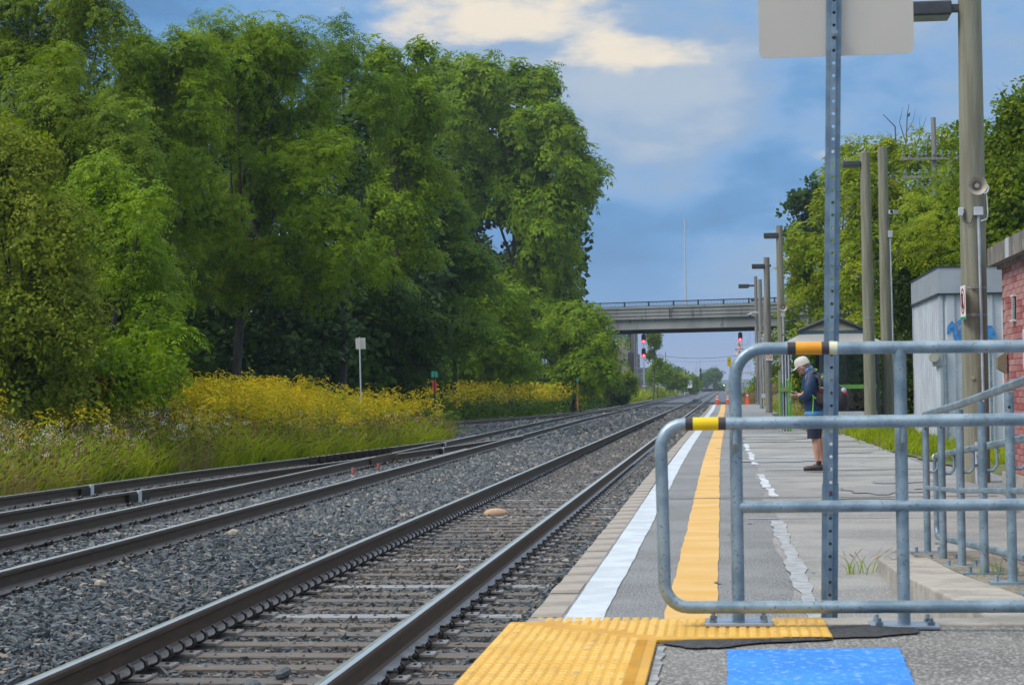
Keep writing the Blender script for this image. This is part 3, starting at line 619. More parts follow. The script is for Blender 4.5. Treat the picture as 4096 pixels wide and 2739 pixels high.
def signal(x,Y,zb,heads,side,label,plate=True,top=8.6):
    global HS;HS=1.05
    r=empty('railway_signal',(x,Y,zb),label,'railway signal')
    b=MB();b.cyl((0,.12,0),(0,.12,top-zb),.09,.07,8);b.build('mast',mast_m,r)
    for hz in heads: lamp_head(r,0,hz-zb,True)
    # ladder cage on the side
    b=MB();s=side
    for xx in(.25*s,.95*s,1.25*s): b.cyl((xx,.3,1.9),(xx,.3,(7.6 if xx!=1.25*s else 8.6)-zb),.025,n=5)
    for zz in np.arange(2.2,7.5-zb,.75): b.cyl((.1*s,.3,zz),(.95*s,.3,zz),.02,n=5)
    b.build('ladder_frame',mast_m,r)
    b=MB();b.box(min(0,1.3*s),max(0,1.3*s),.1,.7,2.3,2.36);b.box(min(0,1.3*s),max(0,1.3*s),.1,.15,3.1,3.15);b.tube([(0,.15,1.4),(1.1*s,.15,2.3)],.03,5);b.build('platform_grating',mast_m,r)
    return r
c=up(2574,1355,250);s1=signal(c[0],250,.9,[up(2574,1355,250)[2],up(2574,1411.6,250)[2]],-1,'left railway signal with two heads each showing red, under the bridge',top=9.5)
def text(s,size,name,m,parent,loc,rot=(R(90),0,0),ext=.004,align='CENTER'):
    cu=bpy.data.curves.new(name,'FONT');cu.body=s;cu.size=size;cu.extrude=ext;cu.align_x=align;cu.align_y='CENTER'
    t=bpy.data.objects.new(name,cu);COL.objects.link(t);dg=bpy.context.evaluated_depsgraph_get();me=bpy.data.meshes.new_from_object(t.evaluated_get(dg));bpy.data.objects.remove(t)
    me.materials.clear();me.materials.append(m);return link(name,me,parent,loc,rot)
b=MB();b.box(-.36,.36,-.05,-.02,.55,.82);b.cur=1;b.box(-.31,.31,-.056,-.049,.59,.78);pl=b.build('number_plate',[black,signw],s1)
text('G 549',.2,'plate_number',black,s1,(0,-.062,.685))
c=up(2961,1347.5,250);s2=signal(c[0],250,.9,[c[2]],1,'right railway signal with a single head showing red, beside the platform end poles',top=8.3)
# signs on the right mast
def ring(b,c,r,t,n=22,y=-.06,a0=0,a1=2*math.pi):
    P=[(c[0]+r*math.cos(a),y,c[1]+r*math.sin(a)) for a in np.linspace(a0,a1,n+1)];Q=[(c[0]+(r-t)*math.cos(a),y,c[1]+(r-t)*math.sin(a)) for a in np.linspace(a0,a1,n+1)];b.sheet(P,Q)
sg=empty('no_trespassing_sign',(c[0]-.12,249.7,0),'small square white sign with walkers in a red ring, under the right red signal','sign')
zc=up(2958,1379,250)[2];b=MB();b.box(-.34,.34,-.02,.02,zc-.38,zc+.38);b.build('panel',signw,sg)
b=MB();ring(b,(0,zc),.29,.045,y=-.03);b.sheet([(-.24,-.031,zc+.16),(.16,-.031,zc-.24)],[(-.18,-.031,zc+.22),(.22,-.031,zc-.18)]);b.build('red_ring',signr,sg)
b=MB();b.ell((0,-.03,zc+.15),(.05,.01,.05),8,5)
for q in([(0,.1),(0,-.05)],[(0,-.03),(-.09,-.2)],[(0,-.03),(.09,-.2)],[(0,.06),(-.1,-.03)],[(0,.06),(.1,-.0)]): b.tube([(x,-.026,zc+z_) for x,z_ in q],.022,5)
b.build('walker_symbol',black,sg)
sg=empty('danger_sign',(c[0]-.15,249.6,0),'white danger sign with red bands below the walkers sign','sign')
zc=up(2958,1409,250)[2];b=MB();b.box(-.58,.58,-.02,.02,zc-.47,zc+.47);b.build('panel',signw,sg)
b=MB();b.box(-.58,.58,-.03,-.021,zc+.33,zc+.47);b.box(-.58,.58,-.03,-.021,zc-.47,zc-.35);b.ell((.05,-.02,zc+.0),(.22,.012,.2),14,6);b.build('red_band',signr,sg)
text('DANGER',.13,'lettering',signw,sg,(0,-.032,zc+.40));text('NO\nENTRY',.1,'lettering',black,sg,(-.38,-.024,zc+.16))
# leaning marker with two small plates
mk=empty('leaning_marker_post',(1.45,152,-.3),'leaning thin post with two small white plates behind the orange cone','sign')
b=MB();b.cyl((.35,0,0),(-.18,0,3.0),.035,n=6);b.build('post',galv,mk);b=MB();b.box(-.42,.0,-.05,-.03,2.2,2.72);b.cur=1;b.box(-.36,-.12,-.055,-.03,2.76,2.92);b.build('plate',[signw,black],mk)
b=MB();b.box(-.36,.08,-.05,-.03,1.95,2.12);b.cur=1;b.box(-.36,.08,-.06,-.051,1.95,1.965);b.build('small_plate',[signw,black],mk)
b=MB();c=up(2920,1447,150);b.box(-.22,.10,-.02,.02,-.35,.35);b.cur=1;b.box(-.12,-.0,-.03,-.021,.05,.12);b.cur=2;b.cyl((0,.03,-4),(0,.03,.3),.04,n=6)
o=b.build('yellow_sign',[yel_t,black,galv],loc=tuple(c));tag(o,'yellow sign with a black mark almost hidden behind the railing bend','sign')
# far three headed signal, poles, train, cars, factory
lens_off_h=black
def farsig():
    c=up(2801,1500,520);r=empty('railway_signal',(c[0],520,-.3),'distant three headed signal with its lamps dark, near the far curve','railway signal')
    b=MB();b.cyl((0,.1,0),(0,.1,9),.12,.08,6);b.box(-1.4,-.2,.1,.3,3.9,4.05);b.box(-1.45,-1.35,.1,.3,2.5,7);b.box(-1.0,-.9,.1,.3,3,8.6);b.box(-1.4,0,.1,.3,6,6.1);b.build('mast',mast_m,r)
    for y in(1482,1502,1521): lamp_head(r,.12,(up(2801,y,520)[2]+.3),False)
farsig()
b=MB();c=up(2737,1500,400);b.cyl((0,0,-1),(0,0,6.0),.11,.08,6);b.box(-.9,.9,-.05,.05,1.8,1.95);o=b.build('pale_pole',whitebox,loc=(c[0],400,0));tag(o,'pale utility pole rising from the bank behind the parked vehicles','utility pole')
b=MB();c=up(2722,1519,395);b.box(-.32,.32,-.02,.02,-.32,.32);b.cur=1;b.box(-.16,.16,-.03,-.021,-.05,.05);b.cur=2;b.cyl((0,.05,-2.5),(0,.05,.2),.03,n=5);o=b.build('warning_sign',[yel_t,black,galv],loc=tuple(c));tag(o,'small yellow warning sign on the bank left of the pale pole','sign')
b=MB();c=up(2759,1536,395);b.box(-.5,.5,-.3,.3,-.8,.8);b.cur=1;b.box(-.52,.52,-.32,.32,.0,.8);o=b.build('relay_cabinet',[signw,hutt],loc=tuple(c),bevel=.05);tag(o,'white equipment cabinet with a grey top on the bank','cabinet')
for k,(x,m,lab) in enumerate(((2694,whitebox,'white parked vehicle half hidden by the bank grass'),(2722,mat('car_blue',(.05,.25,.45),(.05,.22,.4),2.,.3,.3),'blue parked vehicle beside the white one on the bank'))):
    c=up(x,1540,380);r=empty('parked_car',(c[0],380,c[2]-.9),lab,'car')
    b=MB();b.prism([(-1.0,-.9),(1.0,-.9),(1.0,.9),(-1.0,.9)],.2,.95);b.obox((0,0,1.15),(1.5,1.4,.6));b.build('body',m,r,bevel=.15)
    b=MB();b.obox((0,-.71,1.2),(1.3,.03,.35));b.build('windscreen',black,r)
    for dx in(-.75,.75):
        b=MB();b.rev([(.3,-.1),(.3,.1)],(dx,-.6,.3),'Y',12);b.build('wheel',black,r)
tr=empty('freight_train',(-12.8,690,ZB),'distant freight train with rust red and grey wagons standing left of the main line','train')
for k,(m,h) in enumerate(((mat('wagon_grey',(.25,.25,.27),(.18,.18,.19),.5,.7),3.6),(mat('wagon_rust',(.30,.09,.06),(.22,.07,.05),.5,.8),4.2),(mat('wagon_red',(.36,.10,.07),(.28,.08,.06),.5,.8),4.3),(mat('wagon_blue',(.16,.22,.30),(.12,.17,.25),.5,.7),4.1),(mat('wagon_grey',(.3,.3,.3)),4.2))):
    b=MB();x=-2.+k*2.1*1.0;y=k*24.
    b.box(x-1.5,x+1.5,y,y+17,1.0,h);
    for q in range(1,9): b.box(x+1.5,x+1.56,y+q*2-.1,y+q*2+.1,1.0,h);b.box(x-1.5,x+1.5,y-.05,y,h-.3,h)
    w_=b.build('wagon',m,tr);b=MB()
    for q in(2,4,13,15): b.cyl((x-1,y+q,.45),(x+1,y+q,.45),.45,n=10)
    b.build('wheels',black,w_)
b=MB();b.box(-1.5,1.5,0,12,.6,3.6);
for q in range(7): b.box(-1.5+q*.45,-1.42+q*.45,-.05,0,.6,3.6)
c=up(2868,1550,800);o=b.build('box_wagon',mat('wagon_cream',(.42,.38,.28),(.36,.33,.25),.5,.8),loc=(c[0],800,ZB));tag(o,'pale cream box wagon standing at the far end of the line','wagon')
b=MB();b.box(-1.5,1.5,0,20,.6,4.2);b.box(-1.3,1.3,-1.,0,.6,2.8);o=b.build('locomotive',frame_d,loc=(-.6,1500,ZB));tag(o,'far oncoming train showing one bright headlight','train')
b=MB();b.rev([(.02,0),(.32,.01),(.32,.06)],(0,-1.1,3.1),'Y',12);h_=b.build('headlight',emis('headlight',(1,.86,.55),60.),o,loc=(0,0,0))
fc=empty('factory',(-17,300,0),'beige clad factory with a blue glass block, below the left end of the bridge','building')
def fb(x0,x1,y0,y1,Y,m,nm,dep=20,z0=-1.):
    a=up(x0,y0,Y);c=up(x1,y1,Y);b=MB();b.box(a[0]+17,c[0]+17,Y-300,Y-300+dep,z0,a[2]);return b.build(nm,m,fc),a,c
fgl=mat('factory_blue_glass',(.10,.17,.22),(.08,.14,.19),.3,.25,.3);fbe=mat('factory_beige',(.34,.30,.25),(.31,.27,.23),.3,.8);fbr=mat('factory_brown',(.13,.09,.09),(.11,.08,.08),.3,.8);fgr=mat('factory_grey',(.30,.29,.28),(.26,.25,.25),.3,.8)
fb(2380,2522,1290,1560,330,fgl,'glass_block');o,a,c=fb(2522,2533,1290,1560,329,fbr,'corner_column')
for x in(2420,2450,2478,2505):
    a=up(x,1300,329.8);b=MB();b.box(a[0]+17-.06,a[0]+17+.06,329.7-300,329.95-300,0,a[2]);b.build('mullion',fgr,fc)
fb(2400,2497,1358,1560,300,fbe,'beige_wall')
for x in np.arange(2404,2496,8): a=up(x,1380,299.9);b=MB();b.box(a[0]+17-.03,a[0]+17+.03,299.9-300,300-300,0,a[2]-.2);b.build('cladding_rib',fgr,fc)
fb(2497,2510,1407,1560,312,fgr,'low_wing');fb(2510,2540,1410,1560,313,fbr,'side_wing');fb(2540,2600,1471,1560,320,fgr,'low_extension')
o,a,c=fb(2497,2510,1404,1408,311.9,yell_p,'yellow_parapet',.2,z0=up(2500,1408,312)[2])
# overhead wires beyond the bridge
b=MB();P=[tuple(up(x,y,330)) for x,y in((2655,1424),(2720,1431),(2790,1433),(2860,1431),(2935,1424),(3020,1412))];b.tube(P,.035,4);c=P[0];o=b.build('overhead_wire',black);tag(o,'sagging overhead wire crossing the sky below the bridge','wire')
b=MB();P=[tuple(up(x,y,600)) for x,y in((2670,1445),(2780,1447),(2920,1442),(3020,1436))];b.tube(P,.03,4);tag(b.build('overhead_wire',black),'fainter upper overhead wire just under the sagging one, farther away','wire')
b=MB();c=up(2662,1430,330);b.cyl((0,0,-6),(0,0,1),.10,.08,6);tag(b.build('wire_pole',greypole,loc=tuple(c)),'grey pole holding the left end of the sagging wire beside the poplar','utility pole')
# ------------------------------------------------------------ poles
def pole(x,Y,zb,zt,r,label,m=polewood,lean=0.,group='wooden poles along the platform'):
    p=empty('wooden_pole',(x,Y,zb),label,'pole',group);b=MB();h=zt-zb
    b.tube([(0,0,-.3),(lean*.5*h,0,h*.5),(lean*h,0,h)],[r*1.06,r,r*.88],18);b.build('shaft',m,p,smooth=True)
    b=MB();b.rev([(r*.86,0),(r*.80,.012)],(lean*h,0,h),'Z',16);b.build('cut_top',greypole,p);return p
def lampfix(parent,x,z,s,yf=0.,L=.62):
    """shoebox lamp on an arm; x,z relative to the pole"""
    b=MB();b.box(x-L*s,x,-.17*s+yf,.17*s+yf,z-.10*s,z+.10*s);b.add([],[]);h=b.build('lamp_housing',dark_l,parent,bevel=.025*s)
    b=MB();b.box(x,x+.34*s,-.05*s+yf,.05*s+yf,z-.045*s,z+.065*s);b.build('lamp_arm',dark_l,parent,bevel=.01)
    b=MB();b.box(x-L*s+.02,x-.03,-.15*s+yf,.15*s+yf,z-.135*s,z-.10*s);b.build('lamp_lens',mat('lamp_glass',(.10,.12,.07),(.08,.09,.05),4.,.3),parent)
def horn(parent,x,y,z,s=1.,rz_=0.,m=hornm):
    b=MB();prof=[(.03,.30),(.035,.16),(.06,.08),(.115,.02),(.125,0),(.118,.004),(.055,.085),(.02,.13)]
    b.rev([(r*s,h*s) for r,h in prof],(0,0,0),'Y',20);o=b.build('horn_bell',m,parent,smooth=True,loc=(x,y,z),rot=(0,0,rz_))
    b=MB();b.rev([(.02*s,-.01*s),(.035*s,.0),(.035*s,.09*s)],(0,.05*s,0),'Y',12);b.build('horn_driver',m,o,smooth=True);return o
def cboxes(parent,x,y,z,w_=.09,h=.12,m=whitebox):
    b=MB();b.box(x-w_,x+w_,y-.06,y,z-h,z+h);return b.build('junction_box',m,parent,bevel=.008)
def pipe(parent,pts,r,m=conduit,name='conduit'):
    b=MB();b.tube(pts,r,8);return b.build(name,m,parent,smooth=True)
LA=(at(2223,0,25.4)[0]-at(2240,1100,25.4)[0])/(at(2223,0,25.4)[2]-at(2240,1100,25.4)[2])
pA=pole(3.30,25.4,0,7.9,.165,'thickest nearest wooden pole with a horn loudspeaker and pale conduit, right side',lean=LA)
def pz(y,Y): return up(3900,y,Y)[2]
c=up(3735,40,25.4);lampfix(pA,c[0]-3.30+.22,c[2],.95,0)
c=up(3903,748,25.2);horn(pA,c[0]-3.30,-.40,c[2],1.0,.06)
b=MB();b.tube(arc((c[0]-3.30+.10,-.17,c[2]-.02),.07,R(-80),R(80),7,((1,0,0),(0,0,1))),.012,6);b.build('speaker_bracket',whitebox,pA)
c=up(3914,845,25.2);cboxes(pA,c[0]-3.3,-.17,c[2],.06,.055);pipe(pA,[(c[0]-3.3,-.19,c[2]-.05),(c[0]-3.3+.02,-.19,.75)],.019)
pipe(pA,[(c[0]-3.3+.11,-.16,c[2]+.25),(c[0]-3.3+.125,-.16,c[2]-.02),(c[0]-3.3+.11,-.16,c[2]-.1),(c[0]-3.3+.03,-.2,c[2]-.13)],.008,signw,'cable')
pipe(pA,[(c[0]-3.3-.05,-.18,c[2]-.03),(c[0]-3.3-.10,-.18,c[2]-.16),(c[0]-3.3-.17,-.18,c[2]-.14),(c[0]-3.3-.19,-.16,c[2]-.02)],.007,black,'cable')
c=up(3843,848,25.3);cboxes(pA,c[0]-3.3,-.10,c[2],.035,.055)
c=up(3918,1795,25.2);cboxes(pA,c[0]-3.3,-.17,c[2],.055,.09)
for dx in(-.035,.035): pipe(pA,[(c[0]-3.3+dx,-.19,c[2]-.08),(c[0]-3.3+dx,-.19,-.1)],.024)
b=MB();
for z_ in (.22,): b.box(c[0]-3.3-.07,c[0]-3.3+.07,-.225,-.16,z_,z_+.025)
b.build('rusty_clamp',rust,pA)
for y in(1148,1258):
    z_=pz(y,25.2);b=MB();b.rev([(.172,-.012),(.172,.012)],(LA*z_,0,z_),'Z',18);b.build('steel_band',galv_d,pA);b=MB();b.box(-.05,.0,-.20,-.165,z_-.02,z_+.02);b.build('band_buckle',platem,pA)
c=up(3892,1510,25.2);b=MB();b.rev([(.027,0),(.027,.02)],(c[0]-3.3,-.19,c[2]),'Y',12);b.build('tag_disc',brasst:=mat('brass_tag',(.45,.42,.30),(.4,.37,.27),5.,.5,.3),pA)
# prohibition sign seen edge on, strapped to the pole
ps=empty('prohibition_sign',(c[0]-.05,25.2,0),'white sign with a red ring, turned away, strapped to the left of the thick pole','sign')
ps.location=(up(3853,1200,25.15)[0],25.15,0);ps.rotation_euler=(0,0,R(-86))
zt_,zb_=pz(1142,25.15),pz(1277,25.15);zc=(zt_+zb_)/2
b=MB();b.box(-.16,.16,-.006,.0,zb_,zt_);b.build('panel',signw,ps,bevel=.002);b=MB();b.box(-.16,.16,-.009,-.0065,zb_,zb_+.035);b.build('green_band',signg,ps)
b=MB();P=[(.13*math.cos(a),-.0095,zc+.02+.17*math.sin(a)) for a in np.linspace(0,2*math.pi,25)];b.sheet(P,[(x*.78,y,zc+.02+(z_-zc-.02)*.83) for x,y,z_ in P]);b.sheet([(-.1,-.0096,zc+.13),(.08,-.0096,zc-.11)],[(-.08,-.0096,zc+.15),(.10,-.0096,zc-.09)]);b.build('red_ring',signr,ps)
b=MB();b.tube([(0,-.008,zc+.12),(0,-.008,zc-.06)],.014,5);b.box(-.03,.03,-.009,-.0066,zc-.09,zc-.05);b.build('symbol',black,ps)
pB=pole(4.18,55,.12,up(3465,612,55)[2],.165,'wooden pole with one box lamp just right of the sign post',lean=-.004,m=greypole if 0 else polewood);c=up(3440,672,55);lampfix(pB,c[0]-4.18,c[2],.8)
for y in(1270,1328): 
    z_=up(3480,y,55)[2]-.12;b=MB();b.rev([(.168,-.012),(.168,.012)],(-.004*z_,0,z_),'Z',16);b.build('steel_band',galv,pB)
pC=pole(4.93,58,.12,up(3547,590,58)[2],.165,'wooden pole with a small camera and conduit, behind the shelter pole',lean=-.003)
c=up(3574,848,57.7);b=MB();b.obox((0,0,0),(.18,.26,.12),(.1,0,.5));b.cur=1;b.obox((-.055,-.115,0),(.10,.06,.09),(.1,0,.5));o=b.build('camera_housing',[whitebox,black],pC,loc=(c[0]-4.93,-.3,c[2]-.12));
pipe(pC,[(c[0]-4.95,-.2,c[2]-.2),(c[0]-5.05,-.2,c[2]-.5),(c[0]-5.05,-.2,c[2]-.6)],.012,black,'cable');cboxes(pC,c[0]-5.03,-.16,c[2]-.78,.07,.10);pipe(pC,[(c[0]-5.03,-.18,c[2]-.8),(c[0]-4.99,-.18,.3)],.022)
xD=up(3129,1500,77)[0];pD=pole(xD,77,0,up(3129,903,77)[2],.155,'wooden pole with a box lamp, loudspeaker and three conduits, left of the shelter',lean=-.002)
c=up(3113,941,77);lampfix(pD,c[0]-xD,c[2],.95);c=up(3132,1229,76.7);horn(pD,c[0]-xD,-.45,c[2],1.35)
c=up(3132,1258,76.8);cboxes(pD,c[0]-xD,-.15,c[2],.08,.09);pipe(pD,[(c[0]-xD,-.18,c[2]),(c[0]-xD,-.18,.2)],.03)
xE=up(3074,1500,94)[0];pE=pole(xE,94,0,up(3072,1030,94)[2],.17,'wooden pole with a box lamp and a round red sign, fourth along the platform',lean=0,m=greypole);c=up(3057,1064,94);lampfix(pE,c[0]-xE,c[2],1.0)
ns=empty('no_walking_sign',(up(3077,1422,93.8)[0],93.8,up(3077,1422,93.8)[2]),'white sign with a red ring on the fourth pole, cut off by the railing bend','sign')
b=MB();b.box(-.17,.17,-.01,.01,-.24,.2);b.build('panel',signw,ns);b=MB();ring(b,(0,-.02),.14,.03,y=-.013);b.sheet([(-.11,-.014,.06),(.08,-.014,-.12)],[(-.08,-.014,.09),(.11,-.014,-.09)]);b.build('red_ring',signr,ns)
xF=up(3046,1500,112)[0];pF=pole(xF,112,0,up(3044,1118,112)[2],.13,'slim wooden pole with small loudspeaker, fifth along the platform',m=greypole);c=up(3049,1334,111.8);horn(pF,c[0]-xF,-.4,c[2],1.0);cboxes(pF,c[0]-xF,-.14,c[2]-.27,.07,.08)
pipe(pF,[(c[0]-xF,-.18,c[2]-.35),(c[0]-xF+.02,-.18,.1)],.03);cboxes(pF,c[0]-xF+.02,-.18,.75,.12,.12)
xG=up(3029,1500,138)[0];pG=pole(xG,138,0,up(3024,1106,138)[2],.135,'wooden pole with box lamp and dome camera at the end of the platform',m=greypole);c=up(3010,1143,138);lampfix(pG,c[0]-xG-.25,c[2],1.25)
c=up(3000,1258,137.6);b=MB();b.tube([(.7,0,.12),(.35,0,.16),(0,0,.1)],.05,6);b.build('camera_arm',whitebox,pG,loc=(c[0]-xG,-.3,c[2]));b=MB();b.rev([(.10,.02),(.17,.06),(.17,-.04),(.12,-.08)],(0,0,0),'Z',12);b.cur=1;b.ell((0,0,-.08),(.1,.1,.09),10,6);b.build('dome_camera',[whitebox,black],pG,loc=(c[0]-xG,-.3,c[2]+.03))
c=up(3037,1270,137.6);pipe(pG,[(c[0]-xG,-.16,c[2]),(c[0]-xG+.03,-.16,.2)],.04)
c=up(3000,1199,158);p_=pole(c[0]+1.2,158,-.4,c[2]+.25,.13,'farthest wooden pole, almost hidden, with only its box lamp showing',m=greypole);lampfix(p_,-.45,c[2]+.4,1.1)
b=MB()
for (y0,m_) in ((1500,0),):
    for k in range(9): b.obox((random.uniform(-.02,.02),-.141,1.9-k*.2),(.07,.01,.13),(0,random.uniform(-.6,.6),0))
b.build('purple_graffiti',mat('purple_paint',(.07,.03,.14),(.05,.03,.10),8.,.7),pG,loc=(-.09,0,0))
# telegraph pole with crossarms
c=up(3758,900,78);tp=empty('telegraph_pole',(c[0],78,.1),'old grey telegraph pole with two crossarms of glass insulators above the trees','utility pole')
zt_=up(3758,470,78)[2];b=MB();b.tube([(0,0,0),(-.13,0,zt_*.6),(-.17,0,zt_-.1)],[.15,.13,.10],10);b.build('shaft',greypole,tp,smooth=True)
for y,x0,x1 in((636,3602,3848),(709,3611,3845)):
    a=up(x0,y,77.8);e_=up(x1,y+(-3),77.8);arm=empty('crossarm',(0,0,0));arm.parent=tp
    o_=np.array(tp.location[:]);b=MB();m_=(a+e_)/2-o_;b.obox((m_[0],-.16,m_[2]),(e_[0]-a[0],.09,.10),(0,-math.atan2(e_[2]-a[2],e_[0]-a[0]),0));ob=b.build('crossarm',greypole,tp);bpy.data.objects.remove(arm)
    for k in range(8):
        t=(k+.35)/8;q=a+(e_-a)*t-o_;b=MB();b.rev([(.02,.05),(.02,.14),(.06,.15),(.06,.2),(.035,.23),(.05,.27),(.02,.31)],(q[0],-.16,q[2]),'Z',8);b.build('insulator',mat('glass_insulator',(.10,.22,.26),(.16,.2,.2),9.,.15),ob)
    b=MB()
    for s in(-1,1): b.tube([(-.15+s*.75,-.1,m_[2]-.02),(-.15,-.1,m_[2]-1.0)],.02,5)
    b.build('brace',galv_d,tp)
# cones
def cone(x,Y,label,bands,h=.88):
    r=empty('traffic_cone',(x,Y,.0),label,'traffic cone','orange cones across the end of the platform')
    b=MB();b.box(-.21,.21,-.21,.21,0,.04);b.build('base',orange,r,bevel=.01);b=MB();b.rev([(.165,.04),(.045,h),(.02,h)],(0,0,0),'Z',16);b.build('cone_body',orange,r,smooth=True)
    for z0,z1 in bands:
        f=lambda z_:.165+(.045-.165)*(z_-.04)/(h-.04)+.004
        b=MB();b.rev([(f(z0),z0),(f(z1),z1)],(0,0,0),'Z',16);b.build('reflective_band',refl,r,smooth=True)
cone(up(2869,1617,142)[0],142,'traffic cone standing on the white line with two pale bands',((.36,.48),(.56,.68)))
cone(up(2912,1617,142)[0],142,'traffic cone half hidden behind the railing post',((.36,.48),(.56,.68)))
cone(up(2990,1615,140.8)[0],140.8,'brighter orange traffic cone with a single pale collar, right of the railing post',((.62,.72),))
# ------------------------------------------------------------ left side signs
c=up(1446,1586,57);lp=empty('square_sign',(c[0],57,gz(c[0],57)),'grey square sign back on a leaning perforated post above the goldenrod','sign');zt_=up(1438,1350,57);o_=np.array(lp.location[:])
b=MB();t_=zt_-o_;b.tube([(0,0,0),(t_[0],0,t_[2]+.02)],.022,4);b.build('post',whitebox,lp)
b=MB();cz=up(1441,1374,57.05)-o_;b.obox((cz[0]+.01,.05,cz[2]),(.31,.010,.345),(0,R(-1.5),0));b.build('panel',mat('pale_sign_back',(.50,.48,.46),(.44,.42,.41),2.,.6),lp,bevel=.02)
st=empty('switch_stand',(up(1741,1738,60.5)[0],60.5,ZG+.0),'switch stand with a green square target above a red oval one','switch stand');o_=np.array(st.location[:])
b=MB();b.box(-.16,.16,-.14,.14,0,.26);b.box(-.10,.10,-.1,.1,.26,.42);b.box(-.22,-.1,-.08,.08,.05,.2);b.build('stand_base',black,st,bevel=.02)
b=MB();b.cyl((0,0,.4),(0,0,2.15),.025,n=8);b.cyl((0,0,.4),(0,0,.75),.05,.04,n=8);b.build('spindle',black,st);b=MB();b.cyl((0,0,.93-.35),(0,0,1.0-.35),.056,n=8);b.build('white_collar',signw,st)
zc=up(1741,1497,60.5)[2]-o_[2];b=MB();b.box(-.10,.10,-.012,-.004,zc-.10,zc+.10);b.build('green_target',tealm,st);b=MB();b.ell((0,-.02,zc),(.02,.006,.1),8,6);b.build('target_edge',rust,st)
zc=up(1743,1542,60.5)[2]-o_[2];b=MB();b.ell((0,-.008,zc),(.068,.01,.225),16,10);b.build('red_target',targr,st,smooth=True)
c=up(2310,1520,118);b=MB();b.box(-.07,.07,-.01,.01,-.1,.1);b.cur=1;b.cyl((0,.02,-1.9),(0,.02,-.0),.03,n=6);b.cyl((0,.02,-1.9),(0,.02,-1.1),.05,n=6);o=b.build('small_switch_target',[tealm,mat('post_orange',(.45,.10,.04),(.35,.08,.04),5.,.7)],loc=tuple(c));tag(o,'small distant green target on a reddish post at the wood edge','switch stand')
c=up(2478,1472,150);b=MB();b.box(-.15,.15,-.01,.01,-.05,.22);b.cur=1;b.cyl((0,.02,-1.6),(0,.02,.0),.04,n=6);o=b.build('rusty_marker',[rust,frame_d],loc=tuple(c));tag(o,'rusty topped marker post against the bushes under the bridge end','marker')
b=MB();b.box(-.35,.35,-.3,.3,0,.35);b.box(.4,.7,-.2,.2,0,.2);o=b.build('switch_machine',whitebox,loc=(up(2783,1590,210)[0],210,ZG+.05),bevel=.04);tag(o,'pale switch machine box between the middle and near tracks beyond the bridge','switch machine')
# ============================================================ VEGETATION
def quads_leaf(V,Q,M,p,d,wv,ln,wd,mi=0,fold=0.):
    """one leaf: kite of 4 points"""
    n=len(V);V+= [p,p+d*ln*.45+wv*wd*.5,p+d*ln,p+d*ln*.45-wv*wd*.5];Q.append((n,n+1,n+2,n+3));M.append(mi)
def nrm(v): return v/max(1e-9,np.linalg.norm(v))
def tpl_pinnate(seed,nl=9,L=.44,pairs=5,ll=.13,lw=.042,droop=.45):
    r=np.random.default_rng(seed);V=[];Q=[];M=[]
    for i in range(nl):
        a=2*math.pi*(i+r.uniform(-.3,.3))/nl;e=r.uniform(-.35,.95);l=L*r.uniform(.7,1.15)
        d=np.array([math.cos(a)*math.cos(e),math.sin(a)*math.cos(e),math.sin(e)])
        side=nrm(np.cross(d,[0,0,1.]));b0=np.array([r.uniform(-.1,.1),r.uniform(-.1,.1),r.uniform(-.12,.05)])
        for j in range(pairs):
            t=.25+.75*j/(pairs-1)
            p=b0+d*l*t+np.array([0,0,-droop*l*t*t])
            ax=nrm(d+np.array([0,0,-2*droop*t]))
            for s in(-1,1):
                ld=nrm(side*s*.85+ax*.55+np.array([0,0,-.28])+r.normal(0,.12,3))
                wv=nrm(np.cross(ld,np.cross(ax,side))+r.normal(0,.2,3)*.5)
                quads_leaf(V,Q,M,p,ld,wv,ll*r.uniform(.8,1.15)*(1-.25*t),lw)
        quads_leaf(V,Q,M,b0+d*l+np.array([0,0,-droop*l]),nrm(d+np.array([0,0,-1.*droop*2])),side,ll*.9,lw)
    return np.array(V),np.array(Q),np.array(M)
def tpl_broad(seed,n=46,rad=.36,ll=.12,lw=.10,flat=.7):
    r=np.random.default_rng(seed);V=[];Q=[];M=[]
    for i in range(n):
        p=r.normal(0,1,3);p=p/np.linalg.norm(p)*rad*r.uniform(.25,1)**.5;p[2]*=flat
        d=nrm(nrm(p+1e-6)*.7+np.array([0,0,-.35])+r.normal(0,.5,3));wv=nrm(np.cross(d,nrm(np.array([0,0,1.])+r.normal(0,.45,3))))
        quads_leaf(V,Q,M,p,d,wv,ll*r.uniform(.7,1.2),lw)
    return np.array(V),np.array(Q),np.array(M)
TPIN=[tpl_pinnate(i) for i in range(5)]
TPIN_F=[tpl_pinnate(20+i,8,.5,3,.25,.085,.45) for i in range(4)]
TBRO=[tpl_broad(40+i) for i in range(5)]
TBRO_S=[tpl_broad(80+i,84,.40,.095,.062) for i in range(4)]
TBRO_F=[tpl_broad(60+i,22,.42,.24,.20) for i in range(4)]
def rotmats(nz,az):
    """rows of rotation: template z to nz, spun by az"""
    nz=nz/np.linalg.norm(nz,axis=1,keepdims=True)
    a=np.where(np.abs(nz[:,2:3])<.95,np.array([[0,0,1.]]),np.array([[1.,0,0]]))
    u=np.cross(a,nz);u/=np.linalg.norm(u,axis=1,keepdims=True);v=np.cross(nz,u)
    c,s=np.cos(az)[:,None],np.sin(az)[:,None]
    return np.stack([u*c+v*s,-u*s+v*c,nz],2)
